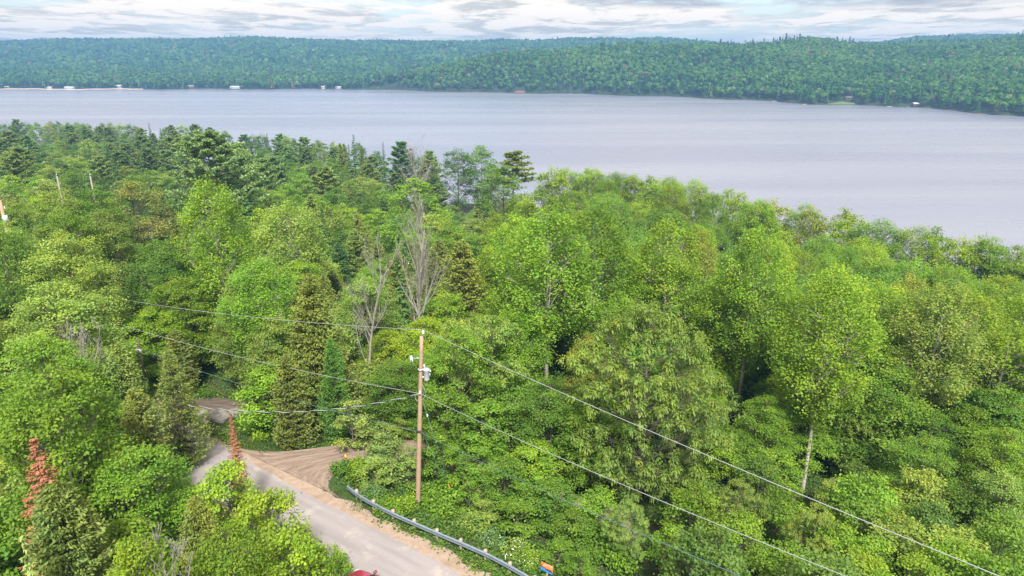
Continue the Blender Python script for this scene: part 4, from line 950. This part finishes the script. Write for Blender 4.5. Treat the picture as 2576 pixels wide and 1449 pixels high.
# ------------------------------------------------------------ weeds and ground cover
def ground_cover():
    r = np.random.RandomState(21); n = 62000
    X = r.uniform(-75, 62, n); Y = 20 + 60 * r.rand(n) ** 1.0; dr, _, sd = seg_dist(X, Y, ROAD); dd, _, _ = seg_dist(X, Y, DRIVE)
    edge = 3.05 + .35 * n2(X, Y, 1.3, 3) - .7 * ((X < -21.5) & (sd < 0)) ; bare = (((X + 29.5) / 5.3) ** 2 + ((Y - 58.4) / 3.2) ** 2) < 1
    # driveway outline test
    poly = [tuple(p) for p in dl] + [tuple(p) for p in dr_[::-1]]
    ind = np.array([inpoly(a, b, poly) if c < 8 else False for a, b, c in zip(X, Y, dd)])
    u, v, d = proj(X, Y, ground(X, Y)); dens_ = np.where(dr < 9, 1.0, .3)
    k = (dr > edge) & ~bare & ~ind & (u > -80) & (u < 2660) & (v < 1500) & (r.rand(n) < dens_)
    X, Y, dr = X[k], Y[k], dr[k]; Z = ground(X, Y); m = len(X); nl = 20
    gr = (n2(X, Y, 3.5, 8) > -.1) & (dr < 6.0)
    hgt = np.where(gr, .22, .5) * r.uniform(.6, 1.5, m) * np.where(dr < 4.2, .6, 1); rad = np.where(gr, .3, .42)
    d = r.normal(0, 1, (m, nl, 3)); P = np.stack([X, Y, Z], 1)[:, None] + d * np.stack([rad, rad, rad * 0], 1)[:, None] * .8
    P[..., 2] += (np.abs(r.rand(m, nl)) * hgt[:, None])
    D = r.normal(0, 1, (m, nl, 3)) * [1, 1, .4] + [0, 0, .25]; N = r.normal(0, .45, (m, nl, 3)) + [0, 0, 1]
    gm = gr[:, None] & np.ones((m, nl), bool); D[gm] = r.normal(0, .45, (gm.sum(), 3)) + [0, 0, 1]; N[gm] = r.normal(0, 1, (gm.sum(), 3))
    L = np.where(gm, .26, .2) * r.uniform(.6, 1.3, (m, nl)); Wd = np.where(gm, .045, .13) * r.uniform(.7, 1.3, (m, nl))
    hue = r.rand(m); base = np.where(hue[:, None] < .3, [[.10, .19, .02]], np.where(hue[:, None] < .75, [[.06, .14, .02]], [[.095, .16, .045]]))
    base = np.where(gr[:, None], [[.075, .145, .03]], base)
    P, D, N, L, Wd = P.reshape(-1, 3), unit(D.reshape(-1, 3)), N.reshape(-1, 3), L.reshape(-1, 1), Wd.reshape(-1, 1); S = unit(np.cross(D, N))
    Q = np.stack([P - D * L * .5, P + S * Wd * .5, P + D * L * .5, P - S * Wd * .5], 1).reshape(-1, 3); nf = len(P)
    me = mesh_np('ground_cover', Q, np.arange(nf * 4).reshape(-1, 4), M_WEED, attrs={'v': ('FLOAT', 'FACE', np.clip(r.normal(.5, .2, nf), 0, 1)), 'tint': ('FLOAT_COLOR', 'FACE', np.column_stack([np.repeat(base, nl, 0), np.ones(nf)]))})
    tag(link('ground_cover', me), 'green grass and weeds along the road verge and under the trees', 'undergrowth', kind='stuff')
ground_cover()
# roadside bushes one can point to
def bush_mesh(seed, R, H, n, ls, flowers=False):
    r = np.random.RandomState(seed); b = MB(); C_, D_, N_, v_ = [], [], [], []
    for i in range(14):
        az = r.rand() * 6.283; q = r.uniform(.2, .95); tip = np.array([R * q * math.cos(az), R * q * math.sin(az), H * (1 - .5 * q * q) * r.uniform(.6, 1)]); limb(b, (0, 0, -.2), tip, .018, .006, .06, r, 3, 5)
        m = n // 14; f = r.uniform(.4, 1.05, (m, 1)); pos = tip * f + r.normal(0, 1, (m, 3)) * [R * .2, R * .2, H * .11]
        C_.append(pos); D_.append(r.normal(0, 1, (m, 3)) * [1, 1, .5] + [0, 0, -.1]); N_.append(r.normal(0, .5, (m, 3)) + [0, 0, 1]); v_.append(r.normal(.5 + r.normal(0, .1), .17, m))
    C_, D_, N_, v_ = map(np.concatenate, (C_, D_, N_, v_)); C_[:, 2] = np.maximum(C_[:, 2], .03); s = r.uniform(.7, 1.3, len(C_)) * ls
    return b.mesh('stem', M_BARK, True), leaves('foliage', C_, D_, N_, s, s * .6, v_, M_LEAF)
BM = [bush_mesh(200 + i, 1.0, 1.3, 1500, .17) for i in range(3)]
M_FLOWER = plain('white_petals', (.8, .8, .76), .7)
for i, (u, v, s, c, lab) in enumerate([
    (1010, 1290, 1.05, 'yellow-green', 'vivid yellow-green bush growing over the gap in the guardrail'), (972, 1290, .8, 'bright green', 'weedy bush on the road side hiding part of the guardrail'), (945, 1272, .7, 'mid green', 'small weedy clump on the road side before the guardrail curve'), (940, 1262, 1.0, 'bluish green', 'bluish weedy bush hiding the curved end of the guardrail'), (1105, 1300, 1.3, 'bright green', 'leafy bush behind the guardrail right of the pole foot'),
    (1185, 1345, 1.2, 'pale green', 'pale leafy bush behind the middle of the guardrail'), (1240, 1375, 1.0, 'bluish green', 'bluish bush left of the white flowering shrub'), (1295, 1405, 1.15, 'pale green', 'white flowering shrub behind the guardrail'),
    (1330, 1430, .9, 'yellow-green', 'small yellow-green bush between the flowering shrub and the orange sign'), (900, 1200, 1.1, 'yellow-green', 'yellow-green bush behind the curved end of the guardrail'), (860, 1195, .9, 'mid green', 'low bush at the inner corner of the dirt driveway'),
    (985, 1215, 1.4, 'grey-green', 'grey-green bush left of the utility pole foot'), (1130, 1250, 1.5, 'bright green', 'bright bush right of the utility pole foot'), (1060, 1265, 1.1, 'bright green', 'low bush at the foot of the utility pole'),
    (960, 1150, 1.4, 'grey-green', 'twiggy grey-green bush beside the driveway left of the pole'), (1440, 1440, 1.0, 'bright green', 'leafy bush right of the orange sign'), (1500, 1405, 1.3, 'mid green', 'dark leafy bush below the oak'),
    (760, 1112, 1.1, 'yellow-green', 'bright weedy bush on the bank above the driveway'), (860, 1085, 1.2, 'yellow-green', 'bright maple seedling on the bank above the driveway'), (680, 1095, 1.0, 'bright green', 'green weedy bush on the verge above the road'),
    (615, 1075, .8, 'bright green', 'green bush beside the boulder'), (655, 1110, .7, 'yellow-green', 'low bright weeds at the tip of the verge above the driveway'), (720, 1105, .8, 'bright green', 'low green bush in the middle of the verge above the driveway'), (850, 1440, .9, 'bright green', 'leafy bush in front of the red car'), (800, 1425, .9, 'yellow-green', 'yellow-green bush left of the red car'), (1400, 1330, 1.5, 'mid green', 'mid green bush in the hollow below the guardrail'),
    (1560, 1440, 1.3, 'bright green', 'leafy bush at the bottom edge below the oak'), (1290, 1300, 1.4, 'mid green', 'shaded bush in the hollow right of the pole')]):
    x, y, z = hit(u, v); e = empty('roadside_bush', (x, y, gz(x, y)), rf.rand() * 6); e.scale = (s, s, s * rf.uniform(.85, 1.15)); tag(e, lab, 'bush', 'bushes along the road')
    st, fo = BM[i % 3]; link('stem', st, e); c_o = link('foliage', fo, e); c_o.color = (*PAL[c], 1)
    if 'flowering' in lab:
        r = np.random.RandomState(3); m = 60; d = unit(r.normal(0, 1, (m, 3)) + [0, -.3, .7]); P = d * [1.0, 1.0, .9] * r.uniform(.75, 1.05, (m, 1)) + [0, 0, .35]; q = unit(np.cross(d, r.normal(0, 1, (m, 3)))); w = np.cross(d, q); s_ = .035
        Q = np.stack([P - q * s_, P - w * s_, P + q * s_, P + w * s_], 1).reshape(-1, 3); link('blossom', mesh_np('blossom', Q, np.arange(m * 4).reshape(-1, 4), M_FLOWER), e)

# ------------------------------------------------------------ boulders
M_ROCK = MT('boulder_rock'); co = M_ROCK.coord('Object'); q1 = M_ROCK.noise(co, 1.6, 8, .65); q2 = M_ROCK.noise(M_ROCK.coord('Object', (1, 1, 5)), 1.4, 5)
M_ROCK.set(col=M_ROCK.mix(M_ROCK.ramp(q2, (.5, 0.0), (.62, .6)), M_ROCK.ramp(q1, (.3, (.13, .12, .105)), (.7, (.27, .25, .225))), (.09, .08, .07)), rough=.9); M_ROCK.bump(q1, .6, .08)
def boulder(seed, sx, sy, sz):
    import bmesh
    bm = bmesh.new(); bmesh.ops.create_icosphere(bm, subdivisions=4, radius=1.0); r = random.Random(seed); o = Vector((r.random() * 9, r.random() * 9, r.random() * 9)); pl = [(Vector((r.uniform(-1, 1), r.uniform(-1, 1), r.uniform(-.4, 1))).normalized(), r.uniform(.62, .85)) for _ in range(7)]
    for v in bm.verts:
        p = v.co.copy()
        for nrm, d in pl:
            k = p.dot(nrm)
            if k > d: p -= nrm * (k - d) * .85
        p *= 1 + .12 * mnoise.noise(p * 1.6 + o) + .04 * mnoise.noise(p * 5 + o); v.co = Vector((p.x * sx, p.y * sy, p.z * sz))
    me = bpy.data.meshes.new('boulder'); bm.to_mesh(me); bm.free(); me.materials.append(M_ROCK.m)
    for p in me.polygons: p.use_smooth = True
    return me
for (u, v, sx, sy, sz, rz, lab) in ((550, 1064, 1.15, .9, .85, .3, 'large grey boulder beside the road behind the slim rusty spruce'), (520, 1066, .42, .4, .38, 1.0, 'small pale rock at the left foot of the large boulder'), (592, 1052, .9, .7, .6, 2.0, 'dark boulder in shade right of the large boulder'), (505, 1045, .7, .5, .4, .7, 'half hidden flat rock left of the large boulder')):
    x, y, z = hit(u, v); o = link('boulder', boulder(int(u), sx, sy, sz)); o.location = (x, y, gz(x, y) + sz * .55); o.rotation_euler = (.05, .1, rz); tag(o, lab, 'boulder', 'boulders by the road')
M_LOG = M_DEAD
for (u, v, du, dv, lab) in ((860, 1098, 85, 16, 'fallen pale log on the bank above the driveway'), (1480, 1382, 90, -42, 'bare fallen branch in the hollow below the oak')):
    x, y, z = hit(u, v); x2, y2, z2 = hit(u + du, v + dv); L = math.hypot(x2 - x, y2 - y); L = min(L, 3.5); a = math.atan2(y2 - y, x2 - x); b = MB(); r = np.random.RandomState(int(u)); limb(b, (0, 0, .15), (L * math.cos(a), L * math.sin(a), .5), .09, .04, .05, r, 6, 7)
    limb(b, (L * .5 * math.cos(a), L * .5 * math.sin(a), .3), (L * .6 * math.cos(a + .5), L * .6 * math.sin(a + .5), .9), .04, .015, .05, r, 4, 4)
    o = b.build('fallen_log', M_LOG, None, True); o.location = (x, y, gz(x, y)); tag(o, lab, 'log')

# ------------------------------------------------------------ utility pole with its gear, and the wires
M_GALV = plain('galvanised_steel', (.50, .53, .58), .4, .55, .1); M_GREYP = plain('grey_paint', (.55, .58, .63), .35); M_PORC = plain('porcelain', (.62, .66, .74), .25); M_BLACK = plain('black_rubber', (.03, .03, .032), .6)
M_WIREL = plain('aluminium_wire', (.33, .36, .38), .7, .0, .08, 1.0); M_WIRED = plain('cable_jacket', (.10, .19, .19), .5, 0, .08, 1.0)
bx, by = flat(1050, 1258, 29.2); PB = (bx, by, gz(bx, by))
tx, ty, tz_ = at(1060.5, 846, by); HP = tz_ - PB[2]
pole = empty('utility_pole', PB); tag(pole, 'tall brown wooden utility pole with a grey transformer beside the road', 'utility pole')
lean = np.array([tx - bx, 0, 0]); pt = lambda h: np.array([lean[0] * h / HP, 0, h])
print('pole height', HP, 'lean', lean[0], PB)
b = MB(); hh = np.linspace(-.6, HP, 14); b.tube([pt(h) for h in hh], np.interp(hh, [0, HP], [.185, .125]), 14); b.build('pole_shaft', M_POLE, pole, True)
p = pt(HP); b = MB(); b.lathe([(.0, -.1), (.06, -.1), (.06, .12), (.085, .14), (.085, .2), (.06, .22), (.085, .26), (.085, .32), (.05, .36), (.0, .38)], 12, (p[0] + .12, 0, p[2] + .08)); b.build('top_insulator', M_PORC, pole, True)
hT = HP * .80; p = pt(hT)
b = MB(); cx = p[0] + .40; b.lathe([(0, -.46), (.18, -.46), (.2, -.43), (.21, .27), (.225, .28), (.225, .34), (.2, .38), (0, .42)], 20, (cx, -.06, p[2] - .02)); tf = b.build('transformer', M_GREYP, pole, True)
b = MB(); b.lathe([(.0, .4), (.05, .42), (.05, .5), (.075, .52), (.05, .56), (.075, .6), (.04, .7), (0, .72)], 10, (cx - .12, -.06, p[2] - .02)); b.build('bushing', M_PORC, tf, True)
b = MB(); b.box((cx + .27, -.06, p[2] + .18), (.08, .1, .12)); b.tube([(cx + .25, -.2, p[2] - .1), (cx + .25, -.2, p[2] + .05)], .03, 6); b.build('terminal', M_PORC, tf, True)
b = MB(); b.box((p[0] + .13, -.02, p[2] + .28), (.26, .1, .1)); b.box((p[0] + .13, -.02, p[2] - .3), (.26, .1, .1)); b.tube([(p[0] - .16, 0, p[2] + .26), (p[0] - .16, 0, p[2] + .34)], .05, 8); b.lathe([(.17, .2), (.175, .2), (.175, .34), (.17, .34)], 16, (p[0], 0, p[2])); b.build('bracket', M_GALV, pole)
hC = HP * .885; p = pt(hC); b = MB(); b.tube([(p[0], 0, p[2]), (p[0] - .5, -.05, p[2] - .05)], .03, 6); b.build('cutout_arm', M_GALV, pole)
b = MB(); c0 = np.array([p[0] - .62, -.05, p[2] - .05]); b.tube([c0 + (-.04, 0, .16), c0 + (.06, 0, -.28)], [.055, .05], 10); b.tube([c0 + (-.12, 0, .12), c0 + (-.1, 0, -.3)], .022, 6); b.tube([c0 + (-.14, 0, .17), c0 + (.02, 0, .2)], .03, 6); b.build('fuse_cutout', M_PORC, pole, True)
hN = HP * .695; p = pt(hN); b = MB(); b.box((p[0], -.17, p[2]), (.1, .08, .3)); b.lathe([(0, -.06), (.05, -.05), (.03, 0), (.05, .05), (0, .06)], 10, (p[0], -.24, p[2])); b.build('neutral_spool', M_PORC, pole, True)
a = np.linspace(0, 1, 14); b = MB(); b.tube([(p[0] - .16 - .22 * math.sin(q * math.pi), -.1, p[2] - .05 - .65 * q) for q in a], .016, 6); b.tube([(p[0] + .16 + .2 * math.sin(q * math.pi), -.1, p[2] + .6 - 1.2 * q) for q in a], .014, 6); b.build('drip_loop', M_WIREL, pole, True)
hM = HP * .475; p = pt(hM); b = MB(); b.box((p[0] + .05, -.2, p[2]), (.5, .1, .1), .0); b.tube([(p[0] + .1, -.24, p[2]), (p[0] + .5, -.3, p[2] - .12)], .05, 8); b.build('cable_clamp', M_BLACK, pole)
Wp = lambda h, dy=0.0, dx=0.0: np.array(PB) + pt(h) + [dx, dy, 0]
def wire(name, A_, B_, sag, rad, mat, lab, cat='wire', group='wires on the utility pole', spiral=False):
    A_ = np.array(A_, float); B_ = np.array(B_, float); t = np.linspace(0, 1, 60)[:, None]; P = A_ + (B_ - A_) * t; P[:, 2] -= sag * 4 * (t * (1 - t))[:, 0]
    o0 = A_.copy(); b = MB(); b.tube(P - o0, rad, 6)
    if spiral:
        L = np.linalg.norm(B_ - A_); tt = np.linspace(0, 1, int(L * 14)); PP = np.stack([np.interp(tt, t[:, 0], P[:, k]) for k in range(3)], 1) - o0
        ph = tt * L * 2 * math.pi / 1.5; PP[:, 2] += rad * 1.5 * np.sin(ph); PP[:, 1] -= rad * 1.5 * np.cos(ph)
        e = empty(name, tuple(o0)); b.build('messenger', M_BLACK, e, True); s = MB(); s.tube(PP, rad * .95, 5); s.build('wrap', mat, e, True); return tag(e, lab, cat, group)
    o = b.build(name, mat, None, True); o.location = tuple(o0); return tag(o, lab, cat, group)
WR = .0138
TOP = Wp(HP + .46, 0, .12); NEU = Wp(hN, -.24); COM = Wp(hM, -.24)
def wire_to(name, A_, u, v, Yend, sag, mat, lab, rad=WR, **k): return wire(name, A_, at(u, v, Yend), sag, rad, mat, lab, **k)
wire_to('power_line', TOP, 2860, 1590, 13.5, .25, M_WIREL, 'topmost power line running from the pole top to the lower right corner')
wire_to('power_line', NEU, 2480, 1590, 15.0, .3, M_WIREL, 'middle power line running from the pole to the bottom right')
wire_to('power_line', COM, 2200, 1590, 16.0, .25, M_WIRED, 'lowest dark cable running from the pole to the bottom edge')
wire_to('power_line', TOP, 190, 730, 72, .65, M_WIREL, 'topmost power line running left from the pole top')
wire_to('power_line', NEU, 190, 780, 69, .7, M_WIREL, 'middle power line running left from the pole')
wire_to('power_line', COM, 190, 812, 66, .9, M_WIRED, 'lowest dark cable running left from the pole')
wire_to('service_wire', Wp(hN - .05, -.2), 420, 1010, 46, 1.15, M_WIREL, 'twisted black and white service wire sagging over the road', rad=.02, spiral=True)
# guy wires and their guard
gx, gy, gz_ = hit(1140, 1262); e = empty('guy_wire', (gx, gy, gz(gx, gy))); tag(e, 'pair of guy wires bracing the utility pole on its right side', 'guy wire')
o0 = np.array(e.location)
for dh, nm in ((HP * .69, 'strand'), (HP * .5, 'strand')):
    b = MB(); b.tube([(0, 0, 0), Wp(dh) - o0], .012, 5); b.build(nm, M_WIRED, e)
q = (Wp(HP * .69) - o0); b = MB(); b.lathe([(0, -.12), (.05, -.1), (.06, 0), (.05, .1), (0, .12)], 10, tuple(q * .8)); b.build('strain_insulator', M_PORC, e, True)
M_OR = plain('orange_plastic', (.72, .20, .03), .5); M_AMBER = plain('amber_sheet', (.8, .40, .03), .45)
b = MB(); b.tube([q * .04, q * .16], .045, 8); b.build('guy_guard', M_OR, e, True)
# the other poles
def small_pole(u, v, Y, r, H, mat, lab, tr=False):
    x, y, z = at(u, v, Y); g = gz(x, y); e = empty('utility_pole', (x, y, g)); tag(e, lab, 'utility pole', 'other utility poles in the forest')
    b = MB(); b.tube([(0, 0, -.5), (0, 0, (z - g) * .5), (0, 0, z - g)], [r * 1.3, r * 1.1, r], 10); b.build('pole_shaft', mat, e, True)
    b = MB(); b.lathe([(0, 0), (.06, 0), (.06, .2), (.09, .22), (.04, .34), (0, .35)], 8, (0, 0, z - g)); b.build('top_insulator', M_PORC, e, True)
    if tr:
        b = MB(); b.lathe([(0, -.5), (.26, -.5), (.28, .3), (.2, .42), (0, .45)], 16, (.3, -.2, z - g - 2.2)); b.build('transformer', M_GREYP, e, True)
        b = MB(); b.lathe([(0, -.2), (.05, -.15), (.05, .15), (0, .2)], 8, (.45, -.1, z - g - .9)); b.build('fuse_cutout', M_PORC, e, True)
small_pole(-1, 503, 78, .17, 12, M_POLE, 'brown utility pole with a blue-grey transformer cut by the left edge', True)
small_pole(143, 443, 108, .12, 12, M_GREYPOLE, 'pale distant pole top in the forest near the left edge, left one')
small_pole(227, 443, 112, .12, 12, M_GREYPOLE, 'pale distant pole top in the forest, right of the other pale one')
# white sign on a dark post in the gap
x, y, z = at(348, 883, 61); g = gz(x, y); e = empty('sign_post', (x, y, g)); tag(e, 'dark post carrying a small white sign in the shaded gap left of the road', 'sign')
b = MB(); b.tube([(.12, .08, -.4), (.12, .08, z - g + 1.4)], [.11, .09], 8); b.build('post', M_BARK, e, True)
b = MB(); b.box((0, 0, z - g), (.55, .03, .42)); sg = b.build('sign_panel', M_WHITE, e)
mkm = plain('dark_print', (.16, .13, .17), .6)
b = MB(); b.box((-.16, -.02, z - g - .01), (.1, .012, .08)); b.box((.0, -.02, z - g + .06), (.14, .012, .16), 0); b.box((.03, -.021, z - g - .04), (.1, .012, .08)); b.box((.16, -.02, z - g - .12), (.09, .012, .05)); b.build('print', mkm, sg)

# ------------------------------------------------------------ guardrail
RP = [(1345, 1458), (1261, 1409), (1212, 1385), (1100, 1338), (995, 1293), (955, 1273), (915, 1252), (890, 1236), (874, 1221)]
rp = np.array([flat(u, v, 30.72) for u, v in RP][::-1]); ext = rp[-1] + (rp[-1] - rp[-2]) / np.linalg.norm(rp[-1] - rp[-2]) * 14
rp = np.vstack([rp, ext]); rp = smooth(dens(rp, 90), 10)
gr = empty('guardrail', (float(rp[0, 0]), float(rp[0, 1]), 30.0)); tag(gr, 'galvanised steel guardrail curving along the right side of the road', 'guardrail')
o0 = np.array([rp[0, 0], rp[0, 1], 30.0]); Tn = np.gradient(rp, axis=0); Tn /= np.hypot(*Tn.T)[:, None]; Nr = np.stack([Tn[:, 1], -Tn[:, 0]], 1)   # points to the road side
dtest, _, _ = seg_dist(rp[40:41, 0] + Nr[40, 0], rp[40:41, 1] + Nr[40, 1], ROAD); d0, _, _ = seg_dist(rp[40:41, 0], rp[40:41, 1], ROAD)
if dtest[0] > d0[0]: Nr = -Nr
prof = [(0, .31), (.02, .30), (.08, .25), (.08, .21), (.01, .165), (.01, .145), (.08, .10), (.08, .06), (.02, .01), (0, 0)]
prof = [(a * 1.1, z * 1.05 + .42) for a, z in prof]; back = [(a - .015, z) for a, z in prof[::-1]]; PR = prof + back; k = len(PR)
V = np.array([[(rp[i, 0] + Nr[i, 0] * a - o0[0], rp[i, 1] + Nr[i, 1] * a - o0[1], z) for a, z in PR] for i in range(len(rp))]).reshape(-1, 3)
i = np.arange(len(rp) - 1)[:, None] * k; j = np.arange(k)[None]; Fr = np.stack([i + j, i + (j + 1) % k, i + k + (j + 1) % k, i + k + j], -1).reshape(-1, 4)
M_RAIL = plain('rail_steel', (.27, .33, .41), .38, .6, .12, 3.0)
link('rail', mesh_np('rail', V, Fr, M_RAIL), gr)
M_PW = plain('weathered_timber', (.34, .28, .22), .9)
acc = np.concatenate([[0], np.cumsum(np.hypot(*(rp[1:] - rp[:-1]).T))]); s = 1.0
while s < acc[-1]:
    x = np.interp(s, acc, rp[:, 0]); y = np.interp(s, acc, rp[:, 1]); ii = int(np.argmin(abs(acc - s))); a = math.atan2(Tn[ii, 1], Tn[ii, 0]); c_ = np.array([x, y]) - Nr[ii] * .14
    g = gz(*c_) - 30.0; b = MB(); b.box((c_[0] - o0[0], c_[1] - o0[1], (g - .3 + .82) / 2), (.16, .2, .82 - g + .3), a); b.build('post', M_PW, gr); s += 1.905
ii = int(np.argmin(np.hypot(rp[:, 0] - flat(1264, 1409, 30.8)[0], rp[:, 1] - flat(1264, 1409, 30.8)[1]))); c_ = rp[ii] - Nr[ii] * .14 - o0[:2]
b = MB(); b.box((c_[0], c_[1], .98), (.04, .1, .3), 0); b.build('reflector', M_WHITE, gr)
# orange marker at the driveway
x, y = flat(877, 1185, 29.95); e = empty('driveway_marker', (x, y, gz(x, y)), .4); e.rotation_euler = (.0, -.1, .4); tag(e, 'thin leaning stake with an orange marker at the driveway corner', 'marker')
b = MB(); b.tube([(0, 0, -.3), (0, 0, 1.55)], .028, 6); b.build('stake', M_PW, e)
b = MB(); b.box((0, -.04, 1.35), (.14, .02, .36)); b.build('marker_plate', M_AMBER, e)
x, y, z = hit(1452, 1449); e = link('survey_stake', None); b = MB(); b.tube([(0, 0, -.3), (0, 0, .9)], .03, 6); bpy.data.objects.remove(e); o = b.build('survey_stake', M_DEAD); o.location = (x, y, gz(x, y)); tag(o, 'bare grey stake standing right of the orange sign', 'stake')
# orange and blue roadside sign
x, y = flat(1375, 1456, 29.7); g = gz(x, y); sgn = empty('roadside_sign', (x, y, g), -.62); tag(sgn, 'small orange and blue sign on a wooden post behind the guardrail', 'sign')
zc = at(1375, 1429, y)[2] - g; b = MB(); b.box((0, .05, (zc - .3) / 2 - .2), (.07, .07, zc + .5)); b.build('post', M_PW, sgn)
M_SO = plain('sign_orange', (.85, .20, .05), .5, 0, .1, 3.0); M_SB = plain('sign_blue', (.04, .30, .72), .5); M_SN = plain('sign_navy', (.05, .03, .12), .5); M_PK = plain('sign_pink', (.88, .42, .32), .5)
w, h = .84, .60; b = MB(); b.box((0, 0, zc), (w, .03, h)); pn = b.build('sign_panel', M_SO, sgn)
def decal(pts, y_, mat, nm):
    P = [(a * w / 2, y_, zc + c * h / 2) for a, c in pts]; n = len(P); V = P + [(a, y_ + .004, c) for a, _, c in P]; me = bpy.data.meshes.new(nm)
    me.from_pydata(V, [], [tuple(range(n)), tuple(range(2 * n - 1, n - 1, -1))] + [(i, n + i, n + (i + 1) % n, (i + 1) % n) for i in range(n)]); me.materials.append(mat); link(nm, me, pn)
decal([(-1, -1), (1, -1), (1, -.62), (.5, -.5), (0, -.45), (-.5, -.3), (-1, -.2)], -.022, M_SB, 'wave')
decal([(-.3, -.36), (0, -.44), (.5, -.49), (.95, -.6), (.95, -.35), (.7, .0), (.45, -.12), (.3, -.05)], -.027, M_SN, 'hill')
decal([(-.75, .1), (-.2, .2), (-.15, .5), (.9, .75), (.9, .9), (-.5, .75)], -.024, M_PK, 'sunset_band')

# ------------------------------------------------------------ red car on the road, its front corner in view
M_RED = MT('red_car_paint'); M_RED.set(col=(.30, .02, .045), rough=.22, spec=.6); M_RED.bs.inputs['Coat Weight'].default_value = 1.0; M_RED = M_RED.m
M_CGL = plain('car_glass', (.02, .025, .03), .06); M_TYRE = plain('tyre_rubber', (.025, .025, .025), .85); M_RIM = plain('wheel_alloy', (.5, .5, .52), .3, .8); M_LAMP = plain('lamp_lens', (.7, .7, .7), .1)
cxy = np.array(flat(893, 1424, 31.0)); hd = np.array([-.80, .60]); rt = np.array([.60, .80])
cc = cxy - hd * 2.1 - rt * .6; car = empty('parked_car', (cc[0], cc[1], 30.02), math.atan2(hd[1], hd[0])); tag(car, 'glossy red car cut by the bottom edge of the road', 'car')
def loft(secs, name, mat, parent):
    n = len(secs[0][1]); V = [(x, y, z) for x, ring in secs for y, z in ring]; F = []
    for i in range(len(secs) - 1):
        for j in range(n): F.append((i * n + j, i * n + (j + 1) % n, (i + 1) * n + (j + 1) % n, (i + 1) * n + j))
    F += [tuple(range(n))[::-1], tuple(range((len(secs) - 1) * n, len(secs) * n))]; me = bpy.data.meshes.new(name); me.from_pydata(V, [], F); me.materials.append(mat); o = link(name, me, parent)
    for p in me.polygons: p.use_smooth = True
    sb = o.modifiers.new('s', 'SUBSURF'); sb.levels = sb.render_levels = 2; return o
def ring(w, z0, z1, r_=.18): return [(-w, z0), (-w * 1.0, (z0 + z1) / 2), (-w * .97, z1 - r_ * .4), (-w * .86, z1), (0, z1 + .03), (w * .86, z1), (w * .97, z1 - r_ * .4), (w, (z0 + z1) / 2), (w, z0), (0, z0)]
loft([(2.12, ring(.55, .35, .62)), (2.05, ring(.72, .25, .74)), (1.7, ring(.84, .22, .86)), (1.2, ring(.87, .22, .95)), (.85, ring(.88, .22, 1.0)), (0, ring(.88, .22, 1.0)), (-1.3, ring(.88, .22, 1.02)), (-1.9, ring(.82, .26, 1.02)), (-2.1, ring(.7, .35, .95))], 'body', M_RED, car)
loft([(.95, ring(.74, .9, 1.0)), (.3, ring(.66, .95, 1.40)), (-.4, ring(.65, .95, 1.46)), (-1.1, ring(.65, .95, 1.42)), (-1.75, ring(.7, .9, 1.05))], 'cabin_glass', M_CGL, car)
loft([(.25, ring(.63, 1.36, 1.45)), (-.4, ring(.64, 1.38, 1.50)), (-1.15, ring(.62, 1.36, 1.45))], 'roof', M_RED, car)
for sx in (1.32, -1.32):
    for sy in (-.82, .82):
        b = MB(); b.tube([(sx, sy - .1, .32), (sx, sy + .1, .32)], .32, 20); wh = b.build('wheel', M_TYRE, car, True); b = MB(); b.tube([(sx, sy - .115, .32), (sx, sy + .115, .32)], .19, 14); b.build('rim', M_RIM, wh)
for sy in (-.6, .6): b = MB(); b.box((2.0, sy, .66), (.16, .3, .12), .2 * (1 if sy < 0 else -1)); b.build('headlight', M_LAMP, car)
for sy in (-.95, .95): b = MB(); b.box((.7, sy, 1.02), (.12, .2, .13)); b.build('wing_mirror', M_RED, car)

# ------------------------------------------------------------ haze
mz = bpy.data.materials.new('haze'); mz.use_nodes = True; nt = mz.node_tree; nt.nodes.clear(); o_ = nt.nodes.new('ShaderNodeOutputMaterial'); pv = nt.nodes.new('ShaderNodeVolumePrincipled')
pv.inputs['Color'].default_value = (.20, .42, .78, 1); pv.inputs['Density'].default_value = 0.00026; pv.inputs['Anisotropy'].default_value = 0.0; nt.links.new(pv.outputs[0], o_.inputs['Volume'])
b = MB(); b.box((0, 1900, 80), (9600, 4500, 174)); hz = b.build('haze', mz); tag(hz, 'thin blue air haze over the lake', 'haze', kind='stuff')
SC.cycles.volume_step_rate = 1.0
